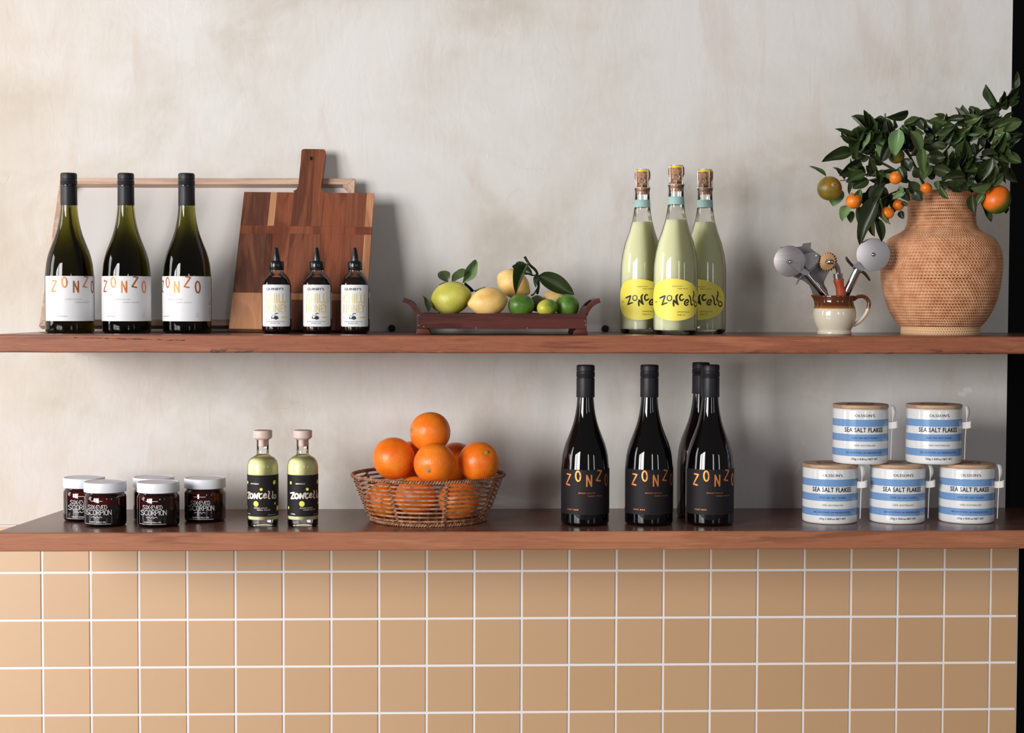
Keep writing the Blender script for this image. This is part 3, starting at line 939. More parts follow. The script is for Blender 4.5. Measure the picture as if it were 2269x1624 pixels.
# ------------------------------------------------------------------ small limoncello bottles
m = M('cloudy_limoncello')
LIMON = m.pbr(srgb(238, 236, 180), .3, trans=.06, ior=1.1, sss=.45, sssr=(.03, .03, .016), ssss=.8)
STOPPER = plain('stopper_wood', srgb(214, 190, 180), .5)
INKCREAM = plain('cream_foil', srgb(242, 226, 210), .45, metal=.55)
LEMONDOT = plain('lemon_print', srgb(238, 230, 92), .5)
def limoncello(label, px, turn):
    loc = atz(px, 1170, ZL); loc = on_shelf(px, -.243, ZL)
    s = 1/ppm((loc.x, loc.y, loc.z+.08))
    t = thing('limoncello_bottle', label, 'bottle', loc, facing(loc)+math.radians(turn), 'small limoncello bottles')
    rot('glass_body', [(30, 0), (33, 1.2), (34, 4), (34, 131), (33.2, 138), (30.8, 145.6), (26, 151.5), (20, 155.3), (15.2, 158), (13.4, 161), (13.2, 168), (13.2, 190), (14, 191.4), (14, 194)], CLEAR, t, s, 56, 60, capped=False)
    rot('glass_base', [(29.6, .3), (32.4, 1.5), (33.3, 4), (33.3, 16), (26, 18), (10, 20), (3, 20.6)], CLEAR, t, s, 56, 60)
    rot('limoncello', [(4, 21.2), (11, 20.8), (27, 18.8), (32.2, 17.2), (32.7, 19), (32.7, 131), (32, 137.6), (29.6, 144.6), (24.8, 150.4), (18.8, 154.2), (13, 156.4)], LIMON, t, s, 56, 50)
    rot('stopper', [(8, 176.6), (9.4, 177.6), (9.6, 192.5), (15.8, 192.8), (17.6, 194), (19, 195.4), (20.6, 196.2), (20.9, 197.6), (20.9, 210.6), (20.2, 212.4), (18.6, 213), (12, 212.6), (6, 213)], STOPPER, t, s, 40, 30)
    R = 34.1*s; q = 1/6.246
    def X(x): return arcx((x-392)*q*s, R)
    def Y(y): return (1500-y)*q*s
    lab = band('label', R, 25*s, 116*s, -100, 100, DARKPAPER, t)
    p = Print()
    def L(ch, x0, x1, y0, y1, wd=3.0, tilt=0): p.strokes(glyph(ch, X(x0), Y(y1), X(x1), Y(y0), tilt), lambda u, w=wd*s: w*(.7+.45*math.sin(PI*u)))
    def Q(pts, wd, ax=1682, sh=23, k=6):
        l = [(arcx((x-ax)/454*R, R)-R*math.radians(sh), Y(((y/13.35+1050)-930)*6.246)) for x, y in cm2(pts, k)]
        p.strokes([l], lambda u, w=wd*s: w*(.75+.4*math.sin(PI*(.12+.8*u))))
    Q([(1318, 592), (1380, 578), (1432, 566)], 3.4); Q([(1430, 570), (1385, 660), (1336, 748)], 3.4); Q([(1336, 750), (1390, 742), (1444, 728)], 3.4)
    Q([(1500+50*math.sin(b), 665-70*math.cos(b)) for b in [2*PI*i/12 for i in range(13)]], 3.6, k=3)
    Q([(1598, 738), (1602, 660), (1606, 592)], 3.4); Q([(1608, 592), (1650, 665), (1690, 735)], 3.6); Q([(1690, 735), (1696, 660), (1710, 606), (1748, 572)], 3.2)
    Q([(1835, 592), (1772, 610), (1756, 680), (1790, 734), (1840, 706)], 3.2)
    Q([(1884, 662), (1944, 632), (1918, 592), (1880, 640), (1880, 700), (1918, 716), (1955, 690)], 2.9)
    Q([(665, 520), (690, 560), (668, 650), (672, 735), (708, 738)], 2.8, 504, 0)
    Q([(776, 532), (792, 580), (772, 680), (780, 740), (808, 730)], 2.5, 504, 0)
    Q([(850+30*math.sin(b), 695-54*math.cos(b)) for b in [2*PI*i/12 for i in range(13)]], 2.2, 504, 0, 3)
    p.text('LIMONCELLO', X(276), Y(892), 3*s, 21*s, 1.1, .01); p.text('ZONZO ESTATE', X(356), Y(1226), 2.6*s, 30*s, 1.15, .01)
    p.text('YARRA VALLEY', X(402), Y(1252), 2.6*s, 31*s, 1.15, .01); p.text('700ML', X(202), Y(1312), 2.8*s, 13*s, 1, .01); p.text('30% ALC/VOL', X(520), Y(1320), 2*s, 22*s, 1.1)
    p.wrap('lettering', R+.0006, INKCREAM, lab, .003)
    d = Print()
    for x, y, rx, ry, tl in ((188, 884, 3.2, 3.6, 0), (548, 878, 4.0, 5, -.5), (368, 968, 3.4, 3.2, 0), (296, 1168, 6, 6.4, .5), (555, 1170, 2.4, 2.6, 0), (590, 1240, 5, 6, -.4), (178, 1232, 2.8, 3.4, 0)):
        d.disc(X(x), Y(y), rx*s, ry*s, tl)
    d.wrap('lemon_print', R+.0005, LEMONDOT, lab, .003)
    return t
limoncello('small clear limoncello bottle nearest the chilli oil jars, black label', 582.8, 0)
limoncello('small clear limoncello bottle nearest the orange basket, black label', 671, 23)

# ------------------------------------------------------------------ chilli oil jars
LID = plain('lid_white', srgb(226, 229, 236), .45)
m = M('chilli_oil')
OIL = m.pbr((.10, .004, .003), .05, trans=.7, ior=1.3)
m = M('chilli_sediment')
v = m.coord()
SED = m.pbr(m.ramp(m.noise(v, 55, 4, .6), [(.4, (.002, .001, .001)), (.6, (.005, .0015, .0015)), (.74, (.03, .005, .003))]), .25)
def jar(label, px, Yc, turn, fill=46):
    loc = on_shelf(px, Yc, ZL)
    s = 1/ppm((loc.x, -.226, loc.z+.04))
    t = thing('chilli_oil_jar', label, 'jar', loc, facing(loc)+math.radians(turn), 'jars of chilli oil')
    rot('glass_jar', [(38, 0), (42.6, 1), (45, 3.5), (46, 8), (46, 62), (45.2, 67), (42.6, 70.6), (41, 73), (41, 80)], CLEAR, t, s, 56, 60, capped=False)
    rot('sediment', [(37.5, .8), (42, 1.8), (44.3, 4), (45.2, 8.4), (45.2, fill)], SED, t, s, 56, 50)
    rot('oil', [(45.1, fill+.3), (45.1, 61.6), (44.2, 66.6), (41.6, 70), (40, 72)], OIL, t, s, 56, 50)
    rot('lid', [(44, 75.2), (45.8, 75.5), (46.4, 76.6), (46.4, 95), (45.6, 96.8), (44, 97.3), (42.6, 96.9), (41.8, 96.3)], LID, t, s, 56, 30)
    R = 46.15*s; q = 1/5.6725
    def X(x): return arcx((x-642)*q*s, R)
    def Y(y): return (1350-y)*q*s
    p = Print()
    def word(wd, x0, x1, y0, y1, th, gaps=None):
        n = len(wd); ws = [(.45 if c_ in 'I-' else 1.0) for c_ in wd]; tot = sum(ws); x = x0
        for c_, k in zip(wd, ws):
            d = (x1-x0)*k/tot
            p.strokes(glyph(c_, X(x+d*.06), Y(y1), X(x+d*.94), Y(y0)), th*s); x += d
    word('SIX-EYED', 432, 664, 1068, 1118, 1.0)
    word('SCORPION', 412, 716, 1130, 1190, 1.1)
    p.strokes([[(X(470), Y(1018)), (X(606), Y(1018))]], 1.1*s)
    p.strokes([cm2([(X(472), Y(1220)), (X(510), Y(1212)), (X(520), Y(1228)), (X(545), Y(1208)), (X(556), Y(1228)), (X(580), Y(1212)), (X(602), Y(1222))], 3)], .9*s)
    p.text('CRISPY CHILLI OIL', X(541), Y(1279), 3*s, 40*s, 1.0, .01)
    p.strokes([[(X(404), Y(1303)), (X(708), Y(1303))]], .7*s)
    p.strokes([[(X(402), Y(965)), (X(402), Y(1303))]], .5*s)  # white line paints the window reflection along the sticker's left border
    p.wrap('label_print', R+.0002, INKWHITE, t, .003)
    return t
jar('chilli oil jar at the back left, partly covered by the jar before it', 187, -.152, 11)
jar('chilli oil jar at the front left of the cluster, white lid', 233.5, -.226, 0, 44)
jar('chilli oil jar at the back, almost wholly hidden by the jar before it', 341, -.150, 80)
jar('chilli oil jar standing in front, second from the limoncello bottles', 351, -.232, 6, 40)
jar('chilli oil jar set apart on its own beside the limoncello bottles', 454.5, -.166, 9, 48)

# ------------------------------------------------------------------ fruit builders
def fruit_mesh(name, prof, mat, n=40, dent=.012, seed=0):
    """prof along local Z, unit radius; slightly uneven"""
    V, Fc = lathe(prof, n)
    o = []
    r_ = random.Random(seed)
    a, b, c_ = r_.uniform(0, 6), r_.uniform(0, 6), r_.uniform(0, 6)
    for x, y, z in V:
        an = math.atan2(y, x)
        k = 1+dent*math.sin(2*an+a)+dent*.7*math.sin(3*an+b+z*2)+dent*.8*math.sin(z*3+c_)
        o.append((x*k, y*k, z))
    return o, Fc
def ball_prof(top_dip=.06, bot=.0, n=22, k=1.0):
    p = []
    for i in range(n+1):
        t = -PI/2+PI*i/n
        r, z = math.cos(t), math.sin(t)*k
        if t > 0: z -= top_dip*math.exp(-((r)/.22)**2)
        p.append((max(r, 0) if 0 < i < n else 0, z))
    return p
def lemon_prof(n=30, nip=.15):
    p = []
    for i in range(n+1):
        t = -PI/2+PI*i/n
        r, z = math.cos(t), math.sin(t)
        tip = nip*math.exp(-(r/.30)**2)
        z = z*1.03+(tip if z > 0 else -tip*.5)
        p.append((r if 0 < i < n else 0, z))
    return p
def peel(name, cols, rough=.38, pores=95, bump=.22, freckles=None, mix=None, sss=.06):
    m = M(name)
    v = m.coord()
    n = m.noise(v, 30, 3, .55)
    c = m.ramp(n, [(.36, cols[0]), (.52, cols[1]), (.68, cols[2])])
    if mix:                             # a second skin colour over one end
        g = m.node('SeparateXYZ', {0: m.coord()}).outputs[2]
        g = m.math('ADD', m.math('MULTIPLY', g, 1/mix[1]), m.math('MULTIPLY', m.math('SUBTRACT', m.noise(v, 42, 4), .5), 1.6))
        c = m.mix(m.range(g, -.45, .85), c, mix[0])
    if freckles:
        f = m.range(m.noise(m.coord(loc=(3, 3, 1)), 330, 2), .70, .75)
        c = m.mix(m.math('MULTIPLY', f, .7), c, freckles)
    vo = m.node('TexVoronoi', {'Vector': v, 'Scale': pores*7.0}).outputs[0]
    h = m.math('ADD', m.math('MULTIPLY', vo, .6), m.math('MULTIPLY', m.noise(v, 150, 3), .6))
    return m.pbr(c, rough, spec=.5, normal=m.bump(h, bump, .0014), sss=sss, sssr=(.01, .006, .003), ssss=.3)
ORANGE = peel('orange_peel', [srgb(242, 112, 20), srgb(249, 128, 28), srgb(252, 142, 42)], .33, 70, .30)
LEMON = peel('lemon_peel', [srgb(226, 178, 96), srgb(240, 198, 120), srgb(246, 212, 138)], .42, 70, .2, srgb(120, 86, 30))
LEMONGREEN = peel('lemon_peel_greenish', [srgb(186, 186, 70), srgb(204, 198, 86), srgb(220, 206, 106)], .40, 70, .25, None)
LIME = peel('lime_peel', [srgb(66, 102, 32), srgb(86, 126, 44), srgb(108, 144, 60)], .35, 70, .25)
LIMEDARK = peel('lime_peel_dark', [srgb(58, 68, 26), srgb(70, 82, 32), srgb(80, 94, 40)], .4, 70, .25)
LIMEYEL = peel('lime_peel_yellowing', [srgb(80, 124, 30), srgb(102, 144, 40), srgb(120, 156, 50)], .3, 70, .25, None, (srgb(196, 190, 70), .018))
MAND = peel('mandarin_peel', [srgb(214, 104, 14), srgb(232, 122, 20), srgb(238, 138, 34)], .36, 70, .3)
MANDGR = peel('mandarin_peel_turning', [srgb(70, 84, 22), srgb(96, 100, 24), srgb(128, 112, 26)], .38, 70, .3, None, (srgb(158, 112, 30), .055))
MANDHALF = peel('mandarin_peel_half_green', [srgb(64, 84, 22), srgb(88, 100, 26), srgb(116, 116, 28)], .36, 70, .3, None, (srgb(232, 110, 22), .015))
CALYX = plain('stem_button', srgb(168, 142, 98), .7)
BARK = plain('green_twig', srgb(62, 66, 34), .65)
DARKTWIG = plain('dark_twig', srgb(34, 34, 22), .65)

# leaves
def leaf_mat(name, cols, under):
    m = M(name)
    oi = m.node('ObjectInfo').outputs['Random']
    c = m.ramp(oi, [(0, cols[0]), (.5, cols[1]), (1, cols[2])])
    n = m.noise(m.coord('Generated'), 5, 3)
    c = m.mix(m.math('MULTIPLY', n, .3), c, cols[0])
    u = m.node('SeparateXYZ', {0: m.coord('Generated')}).outputs[1]
    rib = m.range(m.math('ABSOLUTE', m.math('SUBTRACT', u, .5)), .022, .008)
    c = m.mix(m.math('MULTIPLY', rib, .35), c, under)
    c = m.mix(m.node('NewGeometry').outputs['Backfacing'], c, under)
    return m.pbr(c, .38, spec=.5, trans=0.0, sss=.0)
LEAFD = leaf_mat('leaf_dark', [srgb(36, 45, 22), srgb(47, 58, 29), srgb(60, 73, 38)], srgb(98, 114, 74))
LEAFM = leaf_mat('leaf_mid', [srgb(62, 80, 40), srgb(76, 94, 50), srgb(92, 110, 62)], srgb(120, 144, 102))
LEAFL = leaf_mat('leaf_pale', [srgb(104, 134, 84), srgb(122, 150, 100), srgb(134, 160, 112)], srgb(140, 164, 118))
def leaf_mesh(mat, curl, fold, wav, pointy=1.0, nl=10, nw=4):
    V, Fc = [], []
    for i in range(nl+1):
        t = i/nl
        wd = math.sin(PI*min(1, t**.88))**.72*(1-.06*t)*.5 if 0 < i < nl else .004
        if pointy > 1 and t > .6: wd *= 1-(t-.6)/.4*.25
        for j in range(nw+1):
            u = j/nw*2-1
            z = curl*(t*t-.25*t)+fold*abs(u)*wd*2+wav*math.sin(t*9+u)*.05*abs(u)
            V.append((t, u*wd, z))
    for i in range(nl):
        for j in range(nw):
            a = i*(nw+1)+j
            Fc.append((a, a+nw+1, a+nw+2, a+1))
    me = bpy.data.meshes.new('leaf')
    me.from_pydata(V, [], Fc); me.materials.append(mat)
    me.polygons.foreach_set('use_smooth', [True]*len(me.polygons))
    return me
LEAVES = {k: [leaf_mesh(mt, c_, f_, w_) for c_, f_, w_ in ((-.18, .25, .6), (.15, .32, 1), (-.34, .2, 1), (.04, .45, .4))] for k, mt in (('d', LEAFD), ('m', LEAFM), ('l', LEAFL))}
def leaf(parent, b, t, width, kind='d', variant=0, roll=0.0, name='leaf', face=None):
    """one blade from point b to point t (world), width in metres; roll turns it about its own axis away from facing the lens"""
    b, t = Vector(b), Vector(t)
    x = t-b; L = x.length; x.normalize()
    view = (CAM-b).normalized() if face is None else Vector(face)
    z = (view-x*view.dot(x)).normalized()
    z = Matrix.Rotation(roll, 3, x) @ z
    y = z.cross(x)
    o = share(name, LEAVES[kind][variant % 4], parent)
    m4 = Matrix(((x.x*L, y.x*width, z.x*L, b.x), (x.y*L, y.y*width, z.y*L, b.y), (x.z*L, y.z*width, z.z*L, b.z), (0, 0, 0, 1)))
    o.matrix_local = parent.matrix_world.inverted() @ m4 if parent else m4
    return o
def upd(): bpy.context.view_layer.update()

def fruit(label, name, cat, p, rx, ry, mat, axis=(0, 0, 1), kind='ball', seed=0, group=None, button=True):
    """a single fruit: rx along its equator, ry along its stem axis (metres)"""
    prof = lemon_prof() if kind == 'lemon' else ball_prof()
    t = thing(name, label, cat, p, 0, group)
    q = Vector(axis).normalized().to_track_quat('Z', 'Y')
    t.rotation_euler = q.to_euler()
    V, Fc = fruit_mesh('peel', prof, mat, 40, .012, seed)
    new('peel', [(x*rx, y*rx, z*ry) for x, y, z in V], Fc, mat, t, True, 0)
    if button:
        zt = ry*(.95 if kind != 'lemon' else 1.08)
        if kind == 'lemon': zt = -ry*1.19
        V, Fc = lathe([(0, -.002), (.0042, -.0015), (.0048, .0002), (.0042, .0012), (.0018, .0014), (.0016, .003), (0, .0033)], 9)
        sg = -1 if kind == 'lemon' else 1
        new('stem_button', [(x, y, zt+z*sg) for x, y, z in V], Fc, CALYX, t, True, 40)
    return t

# ------------------------------------------------------------------ orange basket
m = M('brown_wicker')
v = m.coord()
WICKER = m.pbr(m.ramp(m.noise(v, 90, 4, .6), [(.35, srgb(112, 72, 48)), (.5, srgb(156, 108, 78)), (.66, srgb(186, 138, 104))]), .5, normal=m.bump(m.noise(v, 300, 2), .25, .0005))
bc = on_shelf(949, -.163, ZL)
s = 1/ppm((bc.x, bc.y, bc.z+.05))
bk = thing('wicker_basket', 'round brown wicker basket of open rods heaped with oranges', 'basket', bc, facing(bc))
def ringpts(r, z, n=72, wob=0, ph=0):
    return [Vector((r*math.sin(2*PI*i/n)*(1+wob*math.sin(4*PI*i/n+ph)), -r*math.cos(2*PI*i/n)*(1+wob*math.sin(4*PI*i/n+ph)), z+wob*60*s*math.sin(2*PI*i/n*3+ph)*.4)) for i in range(n)]
def brad(h):                         # basket wall radius (px) at height h (px)
    t = h/100
    return 125+42*t**.85
def rope_geo(r, z, rr, turns, V, Fc, n=400):
    for k in range(2):
        pts = []
        for i in range(n):
            a = 2*PI*i/n; b = turns*a+k*PI
            R_ = r+rr*.9*math.cos(b); Z_ = z+rr*.9*math.sin(b)
            pts.append((R_*math.sin(a), -R_*math.cos(a), Z_))
        tube_geo(pts, rr, 5, True, V, Fc)
    return V, Fc
V, Fc = rope_geo(brad(101)*s, 101*s, 2.4*s, 84, [], [], 760)
new('rim', V, Fc, WICKER, bk, True, 60)
V, Fc = rope_geo(brad(1)*s, 4.2*s, 2.1*s, 66, [], [], 600)
new('base_rim', V, Fc, WICKER, bk, True, 60)
for k in range(9):
    h = 13+k*9.6
    V, Fc = [], []
    for dz in (-1.05, 1.05):
        tube_geo(ringpts((brad(h)+.4*dz)*s, (h+dz)*s, 80, .003, k*1.7+dz), 1.15*s, 6, True, V, Fc)
    new('rod', V, Fc, WICKER, bk, True, 60)
for k in range(8):
    a = math.radians(-80+45*k+4)
    e = lambda h, d=0, sd=0: Vector((((brad(h)+d)*math.sin(a)+sd*math.cos(a))*s, (-(brad(h)+d)*math.cos(a)+sd*math.sin(a))*s, h*s))
    V, Fc = [], []
    for sd in (-1.2, 1.2):
        tube_geo([e(h, -3.4, sd) for h in range(2, 104, 6)], 1.6*s, 6, False, V, Fc)
    post = new('post', V, Fc, WICKER, bk, True, 60)
    pts = []
    turns = 10
    for i in range(turns*12+1):
        h = 4+96*i/(turns*12); b = 2*PI*i/12
        pts.append(e(h, -1.2+4.6*math.cos(b), 4.6*math.sin(b)))
    tube('binding', pts, 1.5*s, WICKER, post, 5)
# base of laid rods
V, Fc = [], []
for k in range(-6, 7):
    y = k*19*s; hw = math.sqrt(max(0, (124*s)**2-y*y))
    tube_geo([(-hw, y, 5.5*s), (hw, y, 5.5*s)], 2.4*s, 6, False, V, Fc)
    tube_geo([(y, -hw, 9*s), (y, hw, 9*s)], 2.4*s, 6, False, V, Fc)
o = new('base_rods', V, Fc, WICKER, bk, True, 60)
o['kind'] = 'stuff'
GO = 'oranges heaped in the wicker basket'
def orng(label, px, py, rp, Y, axis, seed):
    p = at(px, py, Y); k = 1/ppm(p)
    fruit(label, 'orange', 'orange', p, rp*k, rp*k*.985, ORANGE, axis, 'ball', seed, GO)
orng('orange crowning the heap, topmost of all', 952.9, 957.5, 45.8, -.175, (-.93, -.35, .12), 1)
orng('orange resting high at the left of the basket heap', 872, 1016, 47, -.185, (.2, .8, .5), 2)
orng('orange in the middle of the heap just below the topmost one', 963, 1027, 46.2, -.239, (-.30, -.85, -.25), 3)
orng('orange with a puckered green stem end, at the right of the heap', 1062, 1023, 45.6, -.205, (.35, -.72, .55), 4)
orng('orange at the back, between the topmost one and the one at the right end', 1010, 1024, 44, -.115, (.2, .9, .3), 5)
orng('orange mostly hidden behind the left one, under the topmost', 914, 1021, 44, -.112, (-.2, .9, .3), 6)
orng('orange inside the basket at the left, seen through the rods', 851, 1108, 42, -.160, (.1, .7, .7), 7)
orng('orange low in the middle, seen between the front posts of the basket', 921, 1099, 44.5, -.205, (0, .6, -.8), 8)
orng('orange inside the basket at the right, seen through the rods', 1016, 1108, 44.5, -.218, (.3, .8, .4), 9)

# ------------------------------------------------------------------ salt canisters
CERAM = plain('white_ceramic', srgb(232, 232, 232), .14, spec=.5)
BLUE = plain('blue_glaze', srgb(120, 158, 206), .14, spec=.5)
INKNAVY = plain('navy_ink', (.012, .014, .03), .4)
INKBLUE = plain('blue_ink', (.035, .09, .30), .4)
BAMBOO = wood('bamboo_lid', srgb(158, 122, 92), srgb(188, 152, 120), srgb(206, 174, 142), 0, 2.5, .45, .4, .1, 4, .2)
BURN = plain('burnt_badge', srgb(96, 52, 34), .55)
WHITEPL = plain('spoon_white', srgb(232, 230, 226), .3)
def canister(label, loc, turn, first=None):
    loc = Vector(loc)
    if first is not None:
        t = copy_tree(first)
        t['label'] = label
        t.location = loc; t.rotation_euler = (0, 0, facing(loc)+math.radians(turn))
        return t
    s = 1/ppm((loc.x, loc.y, loc.z+.05))
    t = thing('salt_canister', label, 'canister', loc, facing(loc)+math.radians(turn), 'striped salt canisters')
    prof = [(53, 0), (57, .5), (59.4, 2), (60.4, 5), (60.5, 12), (60.5, 117), (60, 119.5), (58.6, 121), (56, 121.3), (54.5, 120)]
    rot('pot', prof, CERAM, t, s, 72, 40)
    R = 60.5*s
    for z0, z1 in ((18.5, 34.5), (51, 67), (83, 99)):
        rot('blue_stripe', [(60.45, z0), (60.62, z0+.3), (60.62, z1-.3), (60.45, z1)], BLUE, t, s, 72, 20, capped=False)
    lid = rot('lid', [(59.6, 121.4), (60.6, 121.8), (60.9, 122.6), (60.9, 128.6), (60.2, 129.6), (58.5, 130)], BAMBOO, t, s, 64, 30)
    rot('badge', [(31, 129.9), (31, 130.25), (29, 130.3)], BURN, lid, s, 48, 30)
    rot('badge_ring', [(22, 130.2), (22, 130.5), (17, 130.5), (17, 130.2)], BAMBOO, lid, s, 40, 30, capped=False)
    # spoon in its loop at the side
    q = 1/4.372
    a = math.radians(76)
    e = lambda r, z, w=0: Vector((r*math.sin(a)+w*math.cos(a), -r*math.cos(a)+w*math.sin(a), z))*s
    lp = [e(59, 84, -9), e(70, 84.6, -9), e(78, 86, -7), (e(80, 86.6, 0)), e(78, 86, 7), e(70, 84.6, 9), e(59, 84, 9)]
    V, Fc = [], []
    lp = catmull(lp, 4)
    for p in lp:
        out = Vector((p.x, p.y, 0)).normalized()*1.4*s
        V += [p-Vector((0, 0, 7*s)), p+Vector((0, 0, 7.5*s)), p+out+Vector((0, 0, 7.5*s)), p+out-Vector((0, 0, 7*s))]
    for i in range(len(lp)-1):
        for k in range(4):
            l = (k+1) % 4
            Fc.append((i*4+k, i*4+l, (i+1)*4+l, (i+1)*4+k))
    Fc += [(0, 1, 2, 3), tuple(len(V)-4+k for k in (3, 2, 1, 0))]
    new('spoon_loop', V, Fc, WHITEPL, t, True, 40)
    # spoon: handle and bowl as one lofted body
    ctr, wid, thk = [], [], []
    for z, r, wd, th in ((9, 66, 4.0, 1.6), (30, 66.5, 4.0, 1.6), (60, 67.2, 4.2, 1.6), (84, 68.5, 4.6, 1.6), (95, 69.5, 5.4, 1.5), (101, 70.5, 8, 1.6), (108, 71.2, 10.5, 1.6), (116, 71, 11, 1.6), (123, 69.2, 8.8, 1.6), (127.5, 66.5, 4.2, 1.5), (128.8, 65, .8, 1.0)):
        ctr.append((r, z)); wid.append(wd); thk.append(th)
    V, Fc = [], []
    NW = 6
    for (r, z), wd, th in zip(ctr, wid, thk):
        cup = 6.5*min(1, max(0, (z-95)/14)) if z > 95 else 0
        for sgn in (0, 1):
            for j in range(NW+1):
                u = j/NW*2-1
                rr = r+cup*(.7-(u*u))+th*sgn
                V.append(e(rr if sgn else rr, z, u*wd))
    ns = len(ctr); m_ = 2*(NW+1)
    for i in range(ns-1):
        for j in range(NW):
            a0 = i*m_+j; b0 = (i+1)*m_+j
            Fc.append((a0, a0+1, b0+1, b0))
            a1 = a0+NW+1; b1 = b0+NW+1
            Fc.append((a1, b1, b1+1, a1+1))
        for j in (0, NW):
            a0 = i*m_+j; b0 = (i+1)*m_+j
            Fc.append((a0, b0, b0+NW+1, a0+NW+1))
    for i in (0, ns-1):
        for j in range(NW):
            a0 = i*m_+j
            Fc.append((a0, a0+1, a0+NW+2, a0+NW+1))
    new('spoon', V, Fc, WHITEPL, t, True, 50)
    # print, laid out on the leftmost canister of the lower row
    def X(x): return arcx((x-405)*q*s, R)
    def Y(y): return (1245-y)*q*s
    p = Print()
    p.text('SEA SALT FLAKES', 0, Y(911), 10.4*s, arcx(95*s, R)*.98, 1.08, .022)
    p.text("OLSSON'S.", X(412), Y(774), 6*s, 46*s, 1.0)
    p.text('100% AUSTRALIAN', X(410), Y(1059), 3.3*s, 46*s, 1.3)
    p.text('250g \u212e 8.81oz NET WT', X(410), Y(1192), 6*s, 60*s, 1.0, .008)
    p.wrap('lettering', R+.0006, INKNAVY, t, .003)
    p = Print()
    p.text('PURE SEA SALT FLAKES', X(411), Y(987), 4*s, 58*s, 1.2, .008)
    p.text('NO ADDITIVES OR PRESERVATIVES', X(408), Y(1128), 4*s, 84*s, 1.15, .008)
    p.wrap('blue_lettering', R+.0008, INKBLUE, t, .003)
    return t
CY_ = -.195
can1 = canister('striped salt canister at the left of the bottom row of three', on_shelf(1838.5, CY_, ZL), 4.5)
canister('striped salt canister in the middle of the bottom row, beneath both upper ones', on_shelf(1987.5, CY_, ZL), 12, can1)
canister('striped salt canister at the right of the bottom row, nearest the dark doorway', on_shelf(2141, CY_, ZL), 7.5, can1)
zt = ZL+130.6/ppm(can1.location)
canister('striped salt canister stacked on the upper tier, left one', on_shelf(1905.5, CY_, zt), 8.7, can1)
canister('striped salt canister stacked on the upper tier, right one', on_shelf(2068, CY_, zt), 10.8, can1)

# ------------------------------------------------------------------ fruit tray
DKWOOD = wood('dark_tray_wood', srgb(56, 24, 19), srgb(84, 37, 30), srgb(104, 48, 39), 0, 1.6, .48, .3, .15, 4, .3)
YF, YB = -.262, -.115
c = on_shelf(1109.5, (YF+YB)/2, ZU)
k = 1/ppm((c.x, YF, ZU))
tray = thing('fruit_tray', 'dark wooden tray with curled end handles and feet, holding lemons and limes', 'tray', (c.x, c.y, ZU))
HW = 188*k                       # half length
yf, yb = YF-c.y, YB-c.y
z0, z1 = 13*k, 46.5*k
def bx(name, x0, x1, y0, y1, za, zb, bev=.0012):
    return box(name, ((x0+x1)/2, (y0+y1)/2, (za+zb)/2), (x1-x0, y1-y0, zb-za), DKWOOD, tray, bev)
bx('front_rail', -HW, HW, yf, yf+.009, z0, z1)
bx('back_rail', -HW, HW, yb-.009, yb, z0, z1)
bx('end_rail', -HW, -HW+.009, yf+.0092, yb-.0092, z0, z1)
bx('end_rail', HW-.009, HW, yf+.0092, yb-.0092, z0, z1)
bx('tray_floor', -HW+.0092, HW-.0092, yf+.0092, yb-.0092, z0+.0005, z0+.007)
for sx in (-1, 1):
    for (ya, ybb) in ((yf, yf+.022), (yb-.022, yb)):
        pts = [(sx*(HW+3*k), 0), (sx*(HW-30*k), 0), (sx*(HW-27*k), z0*.7), (sx*(HW-22*k), z0), (sx*HW, z0)]
        V, Fc = prism_geo(pts, ybb-ya, .0006)
        V = [Vector((v.x, -v.z+ya, v.y)) for v in V]
        new('foot', V, Fc, DKWOOD, tray, True, 30)
    # curled handle: a bent board with a long slot
    cv = catmull([(HW-2*k, 0, 44*k), (HW+4*k, 0, 56*k), (HW+12*k, 0, 66*k), (HW+22*k, 0, 73*k), (HW+31*k, 0, 76*k)], 5)
    V, Fc = [], []
    ys = [(yf+.012, yf+.034), (yb-.034, yb-.012)]
    def slab(seq, ya, ybb, V, Fc):
        b = len(V)
        for i, p in enumerate(seq):
            t_ = (seq[min(i+1, len(seq)-1)]-seq[max(i-1, 0)]).normalized()
            nrm = Vector((-t_.z, 0, t_.x))*.0042
            for q, y in ((p+nrm, ya), (p+nrm, ybb), (p-nrm, ybb), (p-nrm, ya)):
                V.append((sx*q.x, y, q.z))
        for i in range(len(seq)-1):
            for kk in range(4):
                l = (kk+1) % 4
                Fc.append((b+i*4+kk, b+i*4+l, b+i*4+4+l, b+i*4+4+kk))
        e_ = b+4*(len(seq)-1)
        Fc.append((b, b+1, b+2, b+3)); Fc.append((e_+3, e_+2, e_+1, e_))
    slab(cv[:8], yf+.012, yb-.012, V, Fc)
    slab(cv[7:15], *ys[0], V, Fc); slab(cv[7:15], *ys[1], V, Fc)
    slab(cv[14:], yf+.012, yb-.012, V, Fc)
    new('handle', V, Fc, DKWOOD, tray, True, 50)
PEG = plain('pale_peg', srgb(150, 120, 104), .6)
V, Fc = [], []
for px, py in ((-184, 42), (-184, 20), (-173, 17), (-57, 14.5), (56, 14.5), (185, 30), (186, 22)):
    v_, f_ = lathe([(0, -.001), (.0012, -.0004), (.0011, .0004), (0, .0006)], 8)
    b = len(V)
    V += [(x+px*k, yf-z, y+py*k) for x, y, z in v_]; Fc += [tuple(i+b for i in f) for f in f_]
o = new('peg', V, Fc, PEG, tray, True, 40); o['kind'] = 'stuff'

